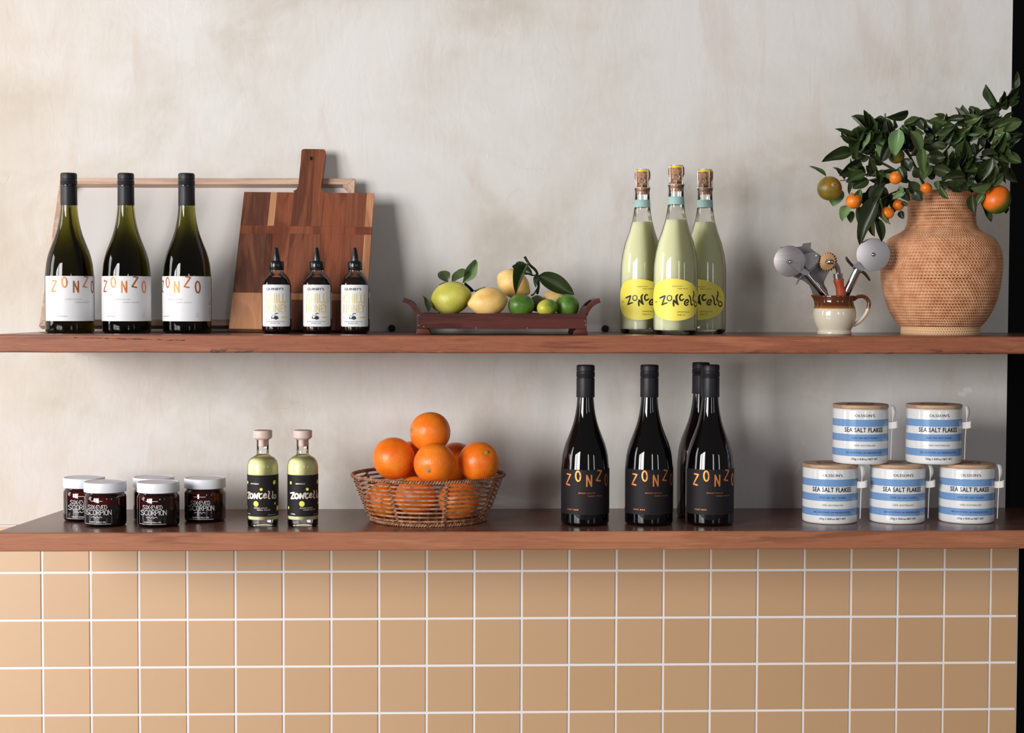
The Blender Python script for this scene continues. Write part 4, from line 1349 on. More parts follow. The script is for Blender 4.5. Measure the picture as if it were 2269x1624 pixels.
def fz(x, y): return 860+x/4.538, 540+y/4.538
GF = 'citrus fruit in the dark tray'
def ft(label, name, cat, x, y, rx, ry, Y, mat, axis, kind, seed, button=True):
    px, py = fz(x, y); p = at(px, py, Y); q = 1/ppm(p)/4.538
    return fruit(label, name, cat, p, rx*q, ry*q, mat, axis, kind, seed, GF, button)
lm1 = ft('largest lemon, greenish yellow, at the left end of the dark tray', 'lemon', 'lemon', 632, 548, 168, 196, -.182, LEMONGREEN, (-.92, .28, -.26), 'lemon', 11, False)
lm2 = ft('warm yellow speckled lemon lying at the front, beside the biggest greenish one', 'lemon', 'lemon', 1008, 585, 146, 180, -.228, LEMON, (-.97, -.1, -.12), 'lemon', 12, False)
lm3 = ft('speckled lemon perched on top, a leaf hanging across its face', 'lemon', 'lemon', 1258, 402, 142, 164, -.165, LEMON, (.86, -.1, -.5), 'lemon', 13, False)
lm4 = ft('lemon peeping out behind the limes at the right end, under the big leaf', 'lemon', 'lemon', 1690, 560, 110, 140, -.150, LEMON, (.9, .3, .1), 'lemon', 14, False)
ft('dark green lime in front of the perched lemon', 'lime', 'lime', 1337, 622, 116, 134, -.222, LIME, (-.9, -.2, .1), 'ball', 15, False)
ft('small shadowed lime in the gap behind the others', 'lime', 'lime', 1500, 600, 82, 86, -.172, LIMEDARK, (.6, .6, .3), 'ball', 16, False)
ft('smallest lime, glossy with a yellowing end, at the front', 'lime', 'lime', 1600, 643, 86, 110, -.233, LIMEYEL, (-.85, -.4, -.15), 'ball', 17, False)
ft('green lime with a stub of stalk at the right end of the dark tray', 'lime', 'lime', 1800, 628, 120, 126, -.205, LIME, (-.5, -.2, .83), 'ball', 18, True)
upd()
def lf(parent, pts, width, kind, variant, roll, Y0, Y1):
    (x0, y0), (x1, y1) = pts
    b = at(*fz(x0, y0), Y0); t_ = at(*fz(x1, y1), Y1)
    leaf(parent, b, t_, width/4.538/ppm(b), kind, variant, roll)
lf(lm1, ((598, 388), (520, 268)), 130, 'd', 0, .3, -.165, -.15)
lf(lm1, ((640, 392), (820, 300)), 120, 'm', 1, -.7, -.175, -.16)
lf(lm1, ((745, 395), (862, 166)), 128, 'l', 1, .35, -.17, -.15)
lf(lm1, ((770, 380), (870, 470)), 70, 'd', 3, .5, -.165, -.155)
lf(lm1, ((860, 470), (975, 428)), 40, 'd', 3, .9, -.16, -.15)
lf(lm1, ((400, 690), (368, 505)), 66, 'm', 2, .5, -.2, -.19)
lf(lm1, ((510, 410), (590, 380)), 40, 'd', 1, .5, -.16, -.15)
tw = lambda pts, Y: catmull([at(*fz(x, y), Y+d) for x, y, d in pts], 5)
tube('twig', [lm3.matrix_world.inverted() @ p for p in tw([(1372, 130, -.006), (1420, 208, -.004), (1478, 262, 0), (1500, 310, 0), (1512, 420, .0), (1500, 500, .01)], -.172)], .0026, DARKTWIG, lm3, 7, taper=None)
tube('twig', [lm3.matrix_world.inverted() @ p for p in tw([(1500, 312, 0), (1452, 318, 0), (1400, 300, .0)], -.172)], .0014, DARKTWIG, lm3, 6)
tube('twig', [lm3.matrix_world.inverted() @ p for p in tw([(1512, 430, 0), (1470, 500, .005), (1440, 520, .01)], -.172)], .0016, DARKTWIG, lm3, 6)
lf(lm3, ((1455, 312), (1250, 238)), 110, 'd', 1, .3, -.172, -.16)
lf(lm3, ((1412, 214), (1285, 520)), 112, 'm', 3, .45, -.18, -.222)
lf(lm3, ((1512, 322), (1872, 505)), 188, 'd', 0, -.15, -.175, -.19)
lf(lm3, ((1500, 316), (1478, 428)), 56, 'm', 2, .3, -.176, -.185)

# ------------------------------------------------------------------ stoneware jug
m = M('two_tone_stoneware')
zc = m.node('SeparateXYZ', {0: m.coord()}).outputs[2]
jl = on_shelf(1848.5, -.205, ZU); s = 1/ppm((jl.x, jl.y, jl.z+.04))
zz_ = m.math('ADD', zc, m.math('MULTIPLY', m.math('SUBTRACT', m.noise(m.coord(), 40, 2), .5), .0022))
t1 = m.range(zz_, 57*s, 58.5*s); t2 = m.range(zz_, 58.5*s, 66*s)
cc = m.mix(t1, srgb(220, 208, 186), srgb(156, 92, 34))
cc = m.mix(t2, cc, srgb(88, 44, 22))
STONE = m.pbr(cc, .1, spec=.5, coat=.3, coatr=.05)
jug = thing('milk_jug', 'small cream and brown glazed stoneware jug holding the pastry tools', 'jug', jl, facing(jl))
prof = [(30, 0), (37, .4), (38.2, 2), (37.6, 7), (36, 9.5), (36.6, 11), (41, 18), (45, 28), (47.2, 38), (47.5, 46), (46.4, 55), (43.6, 64), (41.4, 71), (41, 77), (42.4, 82), (43.2, 85), (42.6, 86.4), (41, 86), (39.2, 80), (38.6, 74), (40, 66), (43, 56), (44, 46), (43, 34), (38, 20), (28, 14), (6, 12)]
V, Fc = lathe([(0, 0)]+prof+[(0, 12)], 72)
V2 = []
for x, y, z in V:
    r = math.hypot(x, y); a = math.atan2(y, x)
    k2 = max(0, (z-62)/24)*math.exp(-(min(abs(a-PI), abs(a+PI))/.42)**2)
    V2.append(((x-k2*9)*s, y*(1-.12*k2)*s, (z+k2*1.5)*s))
new('jug_body', V2, Fc, STONE, jug, True, 50)
hp = catmull([(40, 0, 77), (50, 0, 84), (62, 0, 84.5), (72, 0, 77), (74.5, 0, 66), (69, 0, 48), (58, 0, 33), (48, 0, 25), (41, 0, 21)], 6)
V, Fc = tube_geo(hp, 1, 12)
V3 = []
for i, v in enumerate(V):
    p = hp[min(i//12, len(hp)-1)]; d = Vector(v)-p
    V3.append((p+Vector((d.x*4.4, d.y*6.5, d.z*4.4)))*s)
new('jug_handle', V3, Fc, STONE, jug, True, 50)

# ------------------------------------------------------------------ tools in the jug
m = M('brushed_steel')
nb = m.noise(m.coord(scale=(1, 1, 60)), 40, 3)
STEEL = m.pbr(m.ramp(nb, [(.3, srgb(124, 118, 120)), (.7, srgb(146, 140, 142))]), .45, metal=.8)
m = M('satin_steel_disc')
STEELD = m.pbr(srgb(150, 146, 148), .5, metal=.7)
CHROME = plain('chrome', srgb(190, 186, 188), .12, metal=1.0)
DKSTEEL = plain('dark_steel', srgb(128, 121, 123), .5, metal=.45)
BLACKP = plain('black_guard', (.01, .01, .011), .35)
BRASS = m = None
BRASS = plain('old_brass', srgb(146, 110, 72), .5, metal=.55)
REDWOOD = wood('red_handle', srgb(130, 52, 24), srgb(172, 72, 36), srgb(190, 90, 50), 2, 3, .4, .4, .15, 3, .2)
def jz(x, y): return 1690+x/6.245, 500+y/6.245
JY = -.205
def J(x, y, d=0): return at(*jz(x, y), JY+d)
jq = 1/ppm(J(985, 700))/6.245
def local(t): upd(); return t.matrix_world.inverted()
def disc_part(name, x, y, rx, d, mat, t, tilt=0, th=.0011):
    c_ = J(x, y, d); r = rx*jq
    V, Fc = lathe([(0, -th/2), (r-.0012, -th/2), (r, 0), (r-.0012, th/2), (0, th/2)], 64)
    n = (CAM-c_).normalized(); n = (n+RGT*tilt).normalized()
    q = n.to_track_quat('Z', 'Y')
    o = new(name, [q @ Vector(v)+c_-t.location for v in V], Fc, mat, t, True, 30)
    return c_, q, n
def rod(name, pts, r, mat, t, seg=16, taper=None, k=1):
    P_ = [J(*p)-t.location for p in pts]
    if k > 1: P_ = catmull(P_, k)
    if taper and k > 1:
        n = len(taper)-1
        tp = []
        for i in range(len(P_)):
            f = i/(len(P_)-1)*n; a = min(int(f), n-1); tp.append(taper[a]+(taper[a+1]-taper[a])*(f-a))
        taper = tp
    return tube(name, P_, r*jq, mat, t, seg, taper=taper)
def plate(name, pts, d0, d1, th, mat, t):
    """flat sheet following pixels at depths running from d0 (top) to d1 (bottom)"""
    ys = [p[1] for p in pts]; ya, yb_ = min(ys), max(ys)
    P_ = [J(x, y, d0+(d1-d0)*(y-ya)/(yb_-ya))-t.location for x, y in pts]
    n = Vector((0, -1, .15)).normalized()*th
    bm = bmesh.new()
    f = bm.faces.new([bm.verts.new(p) for p in P_])
    r_ = bmesh.ops.extrude_face_region(bm, geom=[f])
    for e_ in r_['geom']:
        if isinstance(e_, bmesh.types.BMVert): e_.co += n
    bmesh.ops.triangulate(bm, faces=[f_ for f_ in bm.faces if len(f_.verts) > 4])
    bm.verts.index_update()
    V = [v.co.copy() for v in bm.verts]; Fc = [tuple(v.index for v in f_.verts) for f_ in bm.faces]
    bm.free()
    return new(name, V, Fc, mat, t, False)
# pizza wheel at the left
t = thing('pizza_wheel', 'steel pizza wheel leaning left out of the jug, polished handle', 'pizza cutter', J(870, 985))
disc_part('blade', 372, 492, 214, -.016, STEEL, t)
rod('handle', [(596, 655, -.014), (930, 1050, -.004)], 44, CHROME, t, 20)
plate('fork', [(318, 505), (345, 470), (395, 468), (640, 640), (650, 665), (600, 690), (560, 680)], -.019, -.019, .0012, STEEL, t)
c_ = J(378, 500, -.0215)
V, Fc = lathe([(0, 0), (22*jq, 0), (20*jq, .0014), (8*jq, .0024), (0, .0026)], 20)
q = (CAM-c_).to_track_quat('Z', 'Y')
new('rivet', [q @ Vector(v)+c_-t.location for v in V], Fc, CHROME, t, True, 40)
rod('finger_guard', [(462, 812, -.02), (490, 760, -.020), (540, 700, -.019), (600, 660, -.018), (680, 615, -.016), (735, 560, -.012), (752, 520, -.006)], 13, STEEL, t, 8, None, 3)
# cheese plane / server behind
t = thing('steel_server', 'flat grey steel server with notched horned top, behind the left pizza wheel', 'server', J(800, 990, .014))
plate('blade', [(238, 300), (350, 284), (388, 306), (540, 286), (556, 246), (672, 234), (662, 312), (728, 366), (792, 406), (830, 470), (870, 570), (915, 640), (884, 700), (850, 770), (846, 810), (886, 878), (920, 990), (700, 990), (676, 900), (640, 820), (560, 760), (430, 712), (330, 620), (280, 500), (262, 400), (280, 336)], .004, .016, .0012, DKSTEEL, t)
plate('folded_tab', [(540, 400), (700, 366), (790, 404), (768, 500), (742, 566), (590, 580), (584, 470)], -.004, -.007, .0012, STEEL, t)
plate('folded_lip', [(590, 580), (742, 566), (770, 512), (690, 622), (610, 636)], -.008, -.011, .0012, DKSTEEL, t)
c_ = J(752, 416, -.0062)
V, Fc = lathe([(0, 0), (26*jq, 0), (24*jq, .0014), (12*jq, .0020), (0, .0020)], 6)
q = (CAM-c_).to_track_quat('Z', 'Y')
new('bolt', [q @ Vector(v)+c_-t.location for v in V], Fc, STEEL, t, True, 30)
# pastry wheel
t = thing('pastry_wheel', 'brass fluted pastry wheel on a bent chrome neck with red-brown wooden handle', 'pastry cutter', J(1090, 1000, -.008))
c_ = J(905, 500, -.012)
n = (CAM-c_).normalized(); n = (n-RGT*.62+UPV*.18).normalized(); q = n.to_track_quat('Z', 'Y')
V, Fc = [], []
N_ = 20
for zlev in (-.0032, .0032):
    for rr in (.3, 1.0):
        for i in range(N_*4):
            a = 2*PI*i/(N_*4)
            wob = (.93 if (i % 4) in (0, 3) else 1.06) if rr > .5 else 1
            R_ = 122*jq*rr*wob
            V.append(q @ Vector((R_*math.cos(a), R_*math.sin(a), zlev*(1 if rr > .5 else .45)))+c_-t.location)
m4 = N_*4
for i in range(m4):
    j = (i+1) % m4
    Fc += [(i, j, m4+j, m4+i), (2*m4+i, 3*m4+i, 3*m4+j, 2*m4+j), (m4+i, m4+j, 3*m4+j, 3*m4+i), (i, 2*m4+i, 2*m4+j, j)]
new('fluted_wheel', V, Fc, BRASS, t, True, 25)
rod('neck', [(900, 508, -.017), (945, 498, -.020), (1000, 530, -.019), (1040, 600, -.016), (1052, 680, -.013)], 34, CHROME, t, 14, [.95, 1.0, 1.02, 1.0, 1.0], 5)
for yy, r_ in ((672, 64), (698, 66), (724, 64)):
    rod('ferrule', [(1038+(yy-660)*.12, yy-12, -.0132), (1040+(yy-660)*.12, yy+12, -.0129)], r_, CHROME, t, 24)
rod('handle', [(1046, 738, -.0128), (1050, 760, -.0126), (1056, 795, -.0124), (1068, 850, -.012), (1085, 930, -.010), (1098, 1050, -.008)], 70, REDWOOD, t, 22, [.92, 1.06, .94, .84, 1.0, 1.1], 4)
# pizza wheel at the right
t = thing('pizza_wheel', 'steel pizza wheel leaning right out of the jug, its disc before the woven vase', 'pizza cutter', J(1160, 985, .006))
c_, q, n = disc_part('blade', 1530, 400, 226, -.027, STEELD, t)
V, Fc = lathe([(0, 0), (28*jq, 0), (26*jq, .0016), (16*jq, .0032), (0, .0038)], 24)
new('hub', [q @ Vector(v)+c_+n*.0008-t.location for v in V], Fc, CHROME, t, True, 50)
rod('handle', [(1318, 600, -.018), (1240, 760, -.012), (1090, 1060, -.002)], 58, CHROME, t, 24)
plate('fork', [(1250, 560), (1320, 500), (1410, 600), (1372, 630)], -.023, -.023, .0014, STEELD, t)
rod('guard_collar', [(1256, 566, -.021), (1370, 636, -.021)], 26, CHROME, t, 10)
rod('finger_guard', [(1152, 432, -.021), (1180, 484, -.021), (1250, 562, -.021)], 19, BLACKP, t, 10, [.7, 1.1, 1.0], 4)
rod('finger_guard', [(1370, 632, -.021), (1420, 672, -.021), (1484, 760, -.021)], 19, BLACKP, t, 10, [1.0, 1.1, .7], 4)

# ------------------------------------------------------------------ woven vase
m = M('rattan')
v = m.coord()
RATTAN = m.pbr(m.ramp(m.noise(v, 45, 4, .65), [(.32, srgb(186, 128, 90)), (.5, srgb(206, 150, 110)), (.68, srgb(220, 170, 132))]), .48, spec=.35, normal=m.bump(m.noise(v, 500, 2), .2, .0004))
RATTANL = plain('rattan_pale', srgb(222, 182, 142), .5, spec=.35)
vl = on_shelf(2083, -.165, ZU); s = 1/ppm((vl.x, vl.y, vl.z+.1))
vase = thing('woven_vase', 'round-bellied woven rattan vase with a narrow neck, holding citrus branches', 'vase', vl, facing(vl))
VP = [(18.5, 85), (24, 90.5), (33, 98), (45, 106), (58, 112.5), (82.5, 121), (105, 126), (126, 129), (149, 130.5), (169, 129.8), (184, 127), (198, 122), (208, 115.5), (215, 106.5), (220, 97), (224, 88.5), (231, 79.5), (243, 73.8), (260, 71.6), (280, 72.4), (297, 74.6), (309, 77)]
zs = np.array([a for a, b in VP]); rs = np.array([b for a, b in VP])
# arc length parameter along the profile
seg_ = np.concatenate([[0], np.cumsum(np.hypot(np.diff(zs), np.diff(rs)))])
def weave(name, L0, L1, prof_fn, rows, cols, amp, mat, sub=6, cs=5, stag=True):
    nr, nc = rows*sub, cols*cs
    tt = np.linspace(L0, L1, nr+1)
    R0, Z0 = prof_fn(tt)
    dR, dZ = np.gradient(R0, tt), np.gradient(Z0, tt)
    L_ = np.hypot(dR, dZ)
    nR, nZ = dZ/L_, -dR/L_
    row = np.arange(nr+1)/sub
    A = np.arange(nc)/nc*2*np.pi
    col = np.arange(nc)/cs
    rr, cc_ = np.meshgrid(row, col, indexing='ij')
    ri = np.floor(rr)
    fr_ = rr-ri
    coil = np.clip(1-(2*fr_-1)**4, 0, 1)           # each coil a half round
    ph = (cc_+ri*.5+ri*.18) % 1.0
    wrap_ = np.clip(np.cos(2*np.pi*(ph-.5)), -.35, 1)        # cane passing over
    d = amp*(coil*.45+.55)*(.70+.30*wrap_)-amp*2.6*np.exp(-((fr_-.12)/.19)**2)*np.clip((.68-ph)/.1, 0, 1)*np.clip((ph-.02)/.08, 0, 1)
    Rm = R0[:, None]+nR[:, None]*d; Zm = Z0[:, None]+nZ[:, None]*d
    sh = (rr*.35/ max(rows, 1))*0
    X_ = Rm*np.sin(A)[None, :]; Y_ = -Rm*np.cos(A)[None, :]
    V = np.stack([X_, Y_, Zm], -1).reshape(-1, 3)*s
    i0 = np.arange(nr)[:, None]*nc+np.arange(nc)[None, :]
    j = (np.arange(nc)+1) % nc
    i1 = np.arange(nr)[:, None]*nc+j[None, :]
    Q = np.stack([i0, i1, i1+nc, i0+nc], -1).reshape(-1, 4)
    me = bpy.data.meshes.new(name)
    me.vertices.add(len(V)); me.vertices.foreach_set('co', V.ravel().astype(np.float32))
    me.loops.add(Q.size); me.loops.foreach_set('vertex_index', Q.ravel().astype(np.int32))
    me.polygons.add(len(Q)); me.polygons.foreach_set('loop_start', np.arange(0, Q.size, 4, dtype=np.int32))
    me.update(); me.validate()
    me.polygons.foreach_set('use_smooth', [True]*len(me.polygons))
    me.materials.append(mat)
    return share(name, me, vase)
weave('woven_body', 0, seg_[-1], lambda t_: (np.interp(t_, seg_, rs), np.interp(t_, seg_, zs)), 46, 106, 2.2, RATTAN, 8, 7)
weave('woven_foot', 0, 17.5, lambda t_: (84.2+0*t_, t_+.4), 3, 92, 2.0, RATTANL)
rot('bottom', [(80, .1), (83.5, .2), (83.5, 4)], RATTANL, vase, s, 60, 30)
V, Fc = rope_geo(78*s, 311.5*s, 2.3*s, 60, [], [])
new('rim', V, Fc, RATTAN, vase, True, 60)
rot('lining', [(70, 300), (70, 240), (84, 215), (124, 180), (126, 120), (80, 22)], plain('dark_lining', (.03, .018, .012), .8), vase, s, 48, 60, capped=False)

# ------------------------------------------------------------------ citrus branches in the vase
VY = vl.y
def bz(x, y): return 1780+x/4.06, 140+y/4.06
def B(x, y, d=0): return at(*bz(x, y), VY+d)
bq = 1/ppm(B(1250, 700))/4.06
GB = 'citrus branches in the woven vase'
def branch(label, stems, leaves, fruits=(), fill=0, seed=0, spread=.04):
    r_ = random.Random(seed)
    root = B(*stems[0][0][:3])
    t = thing('citrus_branch', label, 'branch', root, 0, GB)
    upd()
    allp = []
    for st in stems:
        n = len(st)
        P_ = catmull([B(*p)-root for p in st], 5)
        tp = [1-.65*i/(len(P_)-1) for i in range(len(P_))]
        tube('stem', P_, (15 if st is stems[0] else 10)*bq, BARK, t, 7, taper=tp)
        allp.append(P_)
    for lv in leaves:
        x0, y0, x1, y1, wd, kd = lv[:6]
        d = lv[6] if len(lv) > 6 else r_.uniform(-spread, spread)
        rl = lv[7] if len(lv) > 7 else r_.uniform(-.5, .5)
        leaf(t, B(x0, y0, d), B(x1, y1, d+r_.uniform(-.012, .006)), wd*bq*1.04, kd, r_.randrange(4), rl)
    for i in range(fill):
        P_ = allp[r_.randrange(len(allp))]
        j = r_.randrange(int(len(P_)*.3), max(int(len(P_)*.88), int(len(P_)*.3)+1))
        p = P_[j]+root; dr = (P_[j+1]-P_[j]).normalized()
        ax = Matrix.Rotation(r_.uniform(0, 2*PI), 3, dr) @ dr.orthogonal().normalized()
        dv = (dr*r_.uniform(.2, .9)+ax).normalized()
        if dv.y > .35: dv.y = .35
        L = r_.uniform(.034, .056)
        e_ = p+dv*L
        if e_.y > -.02: e_.y = -.02
        leaf(t, p, e_, L*r_.uniform(.32, .44), r_.choice('ddddmm'), r_.randrange(4), r_.uniform(-1.1, 1.1))
    for (x, y, rx, ry, d, mt, ax) in fruits:
        p = B(x, y, d)
        V, Fc = fruit_mesh('f', ball_prof(.09, 0, 20), mt, 36, .014, int(x))
        q = Vector(ax).normalized().to_track_quat('Z', 'Y')
        fo = new('mandarin', [(a*rx*bq, b*rx*bq, c_*ry*bq) for a, b, c_ in V], Fc, mt, t, True, 0)
        fo.location = p-root; fo.rotation_euler = q.to_euler()
        V, Fc = lathe([(0, -.0016), (.0036, -.0012), (.0042, .0004), (.0022, .0010), (.0016, .0028), (0, .003)], 7)
        new('stem_button', [(a, b, c_+ry*bq*.94) for a, b, c_ in V], Fc, CALYX, fo, True, 40)
    return t
branch('citrus branch arching furthest left, a green-orange mandarin hanging at its tip',
    [[(1120, 1290, -.01), (1000, 1120, -.03), (820, 960, -.05), (600, 850, -.05), (500, 810, -.045), (455, 720, -.04), (430, 640, -.04)],
     [(820, 960, -.05), (640, 980, -.06), (460, 1040, -.06), (330, 1058, -.06)],
     [(1000, 1120, -.03), (820, 1160, -.06), (680, 1240, -.07), (600, 1330, -.07)],
     [(500, 810, -.045), (445, 690, -.04), (480, 665, -.04), (505, 690, -.04)]],
    [(450, 800, 155, 900, 112, 'd', -.05, .25), (520, 890, 318, 1012, 140, 'd', -.055, -.2), (205, 1022, 60, 920, 34, 'm', -.06, .5), (330, 1130, 268, 1290, 150, 'l', -.035, .2),
     (405, 1280, 352, 1430, 96, 'l', -.05, .3), (500, 1290, 500, 1470, 110, 'l', -.04, -.3), (440, 1330, 430, 1440, 70, 'm', -.045, .2),
     (560, 990, 380, 1085, 92, 'm', -.075, .3), (540, 930, 365, 1070, 104, 'd', -.06, -.4), (590, 1050, 440, 1130, 96, 'd', -.07, .1), (600, 870, 665, 965, 60, 'l', -.06, .4),
     (430, 835, 525, 845, 46, 'm', -.05, .6), (505, 665, 482, 770, 34, 'm', -.04, .4), (690, 1190, 478, 1615, 150, 'd', -.08, .35), (640, 1390, 700, 1610, 84, 'd', -.075, -.3),
     (640, 1400, 648, 1560, 44, 'm', -.06, .8), (740, 1090, 650, 1330, 130, 'd', -.07, .6), (520, 1130, 480, 1290, 70, 'm', -.078, .2), (620, 1100, 560, 1260, 90, 'd', -.06, -.3),
     (560, 1160, 580, 1310, 64, 'd', -.06, .4), (700, 900, 620, 820, 76, 'd', -.05, .2), (680, 1000, 560, 930, 90, 'd', -.05, -.3), (780, 1180, 720, 1330, 96, 'd', -.05, .2),
     (720, 1010, 835, 1065, 56, 'l', -.075, -.3), (650, 960, 720, 1060, 60, 'm', -.07, .3), (860, 1100, 905, 1155, 36, 'l', -.08, .2), (800, 1222, 915, 1168, 62, 'l', -.08, -.3), (760, 1230, 690, 1100, 100, 'd', -.05, -.4)],
    [(235, 1128, 108, 104, -.062, MANDGR, (.1, -.9, .25)), (455, 1240, 72, 68, -.07, MAND, (-.3, -.1, .8))], 34, 3)
branch('citrus branch rising left of the middle with pale drooping young leaves',
    [[(1180, 1290, 0), (1060, 1040, -.02), (960, 840, -.03), (880, 680, -.03), (790, 600, -.03), (740, 500, -.03), (738, 450, -.03)],
     [(960, 840, -.03), (840, 720, -.045), (700, 680, -.04), (590, 655, -.04), (565, 690, -.04)],
     [(880, 680, -.03), (890, 565, -.03), (930, 590, -.03), (960, 640, -.03)]],
    [(740, 520, 712, 668, 54, 'l', -.035, .3), (745, 498, 792, 612, 54, 'm', -.035, -.3), (762, 560, 792, 640, 40, 'd', -.03, .3), (862, 590, 826, 842, 138, 'l', -.075, .15), (895, 570, 925, 730, 62, 'l', -.06, .5),
     (960, 605, 1045, 812, 100, 'm', -.07, -.3), (940, 590, 900, 720, 70, 'm', -.055, .4), (1075, 765, 1090, 1005, 90, 'm', -.085, .2), (1042, 486, 1130, 600, 96, 'd', -.05, .4),
     (660, 835, 775, 672, 62, 'd', -.055, -.3), (690, 892, 795, 660, 84, 'd', -.065, .3), (760, 690, 690, 850, 76, 'l', -.06, .7), (570, 660, 640, 735, 74, 'd', -.05, .2), (640, 770, 520, 790, 84, 'd', -.05, -.3),
     (690, 690, 668, 750, 34, 'l', -.045, .3), (1000, 700, 950, 560, 64, 'd', -.03, .1), (990, 940, 1090, 1030, 110, 'd', -.07, .3), (900, 860, 960, 980, 110, 'd', -.05, -.2), (1140, 920, 1080, 1060, 110, 'm', -.08, .4),
     (860, 930, 940, 1080, 120, 'd', -.05, .3), (960, 1060, 1010, 1180, 110, 'd', -.06, -.2), (880, 1120, 950, 1240, 90, 'd', -.07, .2), (880, 1250, 945, 1280, 40, 'd', -.075, 0), (1000, 1150, 1060, 1240, 100, 'd', -.08, .3),
     (870, 1330, 900, 1400, 60, 'd', -.06, .2), (760, 1390, 742, 1436, 34, 'd', -.075, .1), (1000, 600, 1080, 640, 60, 'm', -.04, .3)],
    [(830, 1030, 56, 60, -.085, MAND, (.1, -.5, .6)), (758, 1345, 59, 52, -.08, MAND, (.2, -.4, .8)), (856, 1276, 52, 48, -.065, MAND, (-.2, .2, .8)), (838, 835, 72, 66, -.05, MANDGR, (0, .4, .8)), (1106, 1126, 52, 46, -.085, MAND, (.1, .2, .9))], 44, 5)
branch('citrus branch filling the centre above the vase mouth',
    [[(1280, 1290, 0), (1260, 1060, -.02), (1220, 860, -.03), (1180, 700, -.03), (1200, 590, -.03), (1260, 510, -.03)],
     [(1220, 860, -.03), (1320, 740, -.02), (1420, 600, -.02), (1480, 520, -.02)],
     [(1260, 1060, -.02), (1380, 960, -.05), (1480, 900, -.05)]],
    [(1262, 498, 1175, 458, 50, 'm', -.04, .3), (1250, 520, 1128, 515, 44, 'm', -.04, .6), (1300, 512, 1455, 500, 66, 'd', -.035, -.3), (1180, 640, 1345, 548, 62, 'm', -.06, .5), (1165, 640, 1058, 722, 62, 'm', -.055, -.5),
     (1440, 700, 1320, 600, 120, 'm', -.03, .3), (1160, 930, 1340, 985, 112, 'd', -.08, .2), (1250, 1040, 1460, 1020, 84, 'd', -.085, -.3), (1120, 830, 1280, 840, 130, 'd', -.06, .2), (1290, 760, 1120, 740, 80, 'd', -.06, .5),
     (1240, 640, 1180, 520, 90, 'm', -.04, -.2), (1330, 880, 1200, 900, 120, 'd', -.05, .3), (1300, 960, 1440, 860, 120, 'd', -.05, -.3), (1200, 1080, 1300, 1120, 90, 'd', -.09, .3), (1232, 1110, 1312, 1222, 60, 'm', -.11, .3),
     (1200, 1060, 1215, 1140, 50, 'm', -.1, .2), (1380, 1110, 1240, 1090, 80, 'd', -.085, .2), (1440, 1130, 1330, 1160, 70, 'd', -.09, .3), (1420, 1080, 1560, 1110, 80, 'd', -.085, .1), (1320, 700, 1470, 740, 96, 'd', -.04, .3),
     (1100, 980, 1050, 870, 90, 'd', -.06, .3), (1190, 1010, 1090, 960, 80, 'd', -.07, -.2), (1350, 560, 1260, 610, 80, 'm', -.05, .3), (1100, 640, 1180, 720, 90, 'd', -.04, .1)],
    [(1452, 872, 42, 40, -.03, MAND, (.2, .3, .8))], 56, 8)
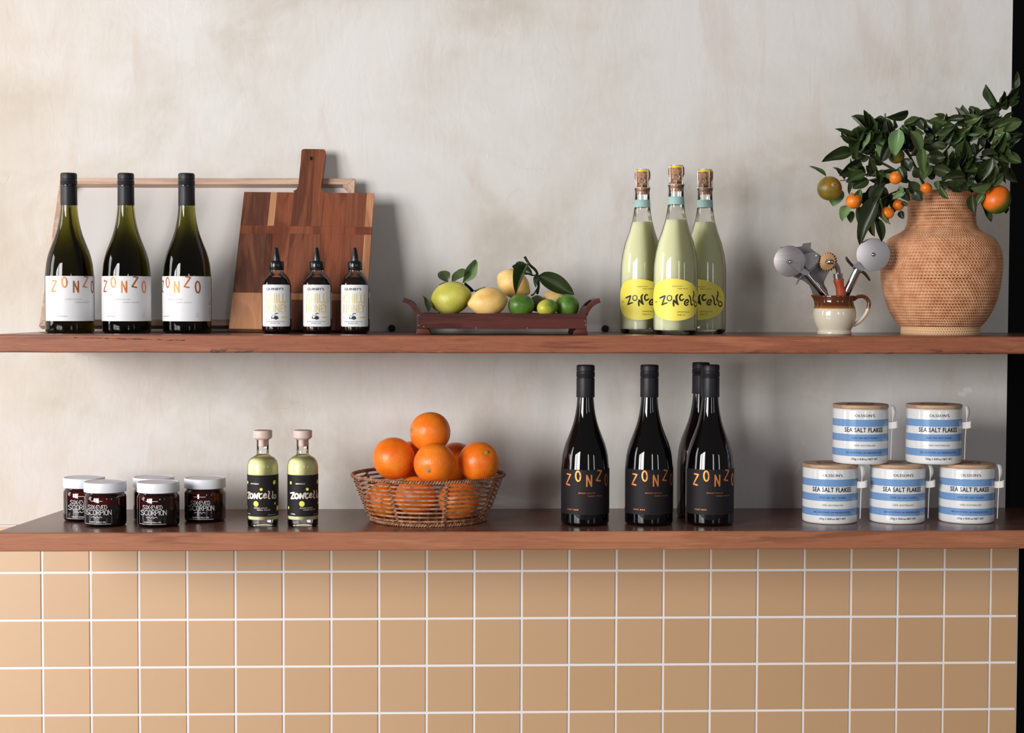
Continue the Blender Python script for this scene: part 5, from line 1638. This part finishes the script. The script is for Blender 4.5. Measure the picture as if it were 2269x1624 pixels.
branch('tallest citrus branch, reaching right across the dark doorway',
    [[(1380, 1290, .01), (1470, 1000, .0), (1550, 820, -.01), (1600, 640, -.01), (1700, 500, -.01), (1790, 390, -.01), (1860, 270, -.01), (1885, 225, -.01)],
     [(1550, 820, -.01), (1680, 700, -.03), (1740, 640, -.03), (1790, 600, -.03)],
     [(1600, 640, -.01), (1570, 540, -.01), (1590, 450, -.01)],
     [(1470, 1000, 0), (1590, 870, -.03), (1690, 790, -.04), (1790, 800, -.04)]],
    [(1880, 240, 1912, 74, 66, 'd', -.015, .5), (1776, 378, 1808, 256, 50, 'd', -.01, .3), (1780, 392, 1818, 296, 60, 'm', -.02, -.3), (1830, 358, 1942, 334, 64, 'm', -.02, .3), (1770, 400, 1870, 350, 70, 'd', -.02, .5), (1870, 330, 1950, 298, 34, 'd', -.01, .2),
     (1600, 480, 1745, 400, 84, 'd', -.02, .3), (1590, 470, 1568, 405, 44, 'd', -.01, .2), (1690, 400, 1700, 360, 26, 'd', -.01, .2), (1720, 400, 1790, 370, 70, 'd', -.02, .2), (1440, 520, 1580, 500, 96, 'm', -.04, -.2),
     (1560, 560, 1350, 560, 96, 'd', -.03, .3), (1540, 540, 1260, 500, 70, 'd', -.025, .2), (1740, 560, 1978, 524, 124, 'm', -.04, .2), (1700, 600, 1900, 480, 96, 'd', -.035, -.3), (1790, 620, 1972, 634, 60, 'd', -.03, .2),
     (1745, 640, 1850, 748, 120, 'l', -.05, -.3), (1790, 500, 1890, 440, 44, 'd', -.02, .2), (1770, 780, 1914, 734, 56, 'd', -.045, .3), (1780, 830, 1962, 895, 100, 'm', -.055, -.2), (1790, 910, 1915, 1082, 96, 'd', -.05, .3),
     (1715, 720, 1762, 860, 60, 'm', -.055, .5), (1620, 640, 1680, 780, 90, 'd', -.03, .4), (1500, 590, 1480, 720, 90, 'd', -.03, .3), (1530, 720, 1560, 830, 90, 'd', -.03, .2), (1640, 560, 1700, 480, 90, 'd', -.02, .3), (1680, 540, 1790, 490, 90, 'd', -.03, .2)],
    [], 34, 13)
branch('citrus branch low on the right, a large half-green mandarin beside the vase neck',
    [[(1420, 1290, .0), (1480, 1150, -.05), (1560, 1090, -.07), (1680, 1090, -.08), (1750, 1110, -.08)],
     [(1480, 1150, -.05), (1560, 990, -.05), (1680, 900, -.05)]],
    [(1600, 1060, 1700, 850, 190, 'd', -.07, .2), (1640, 1100, 1792, 985, 90, 'm', -.09, .3), (1520, 1180, 1540, 1345, 80, 'd', -.075, .3), (1600, 1250, 1682, 1432, 60, 'd', -.06, -.3), (1830, 1290, 1826, 1358, 50, 'd', -.07, .2),
     (1630, 1170, 1555, 1280, 70, 'm', -.09, .3), (1500, 1120, 1690, 1070, 84, 'm', -.1, .4), (1470, 1090, 1390, 1140, 80, 'd', -.1, -.3), (1690, 1100, 1620, 1150, 50, 'm', -.1, .3), (1600, 980, 1480, 1040, 110, 'd', -.06, .2), (1540, 1000, 1500, 900, 100, 'd', -.05, .1)],
    [(1740, 1228, 128, 122, -.085, MANDHALF, (-.7, -.3, .62))], 14, 21)
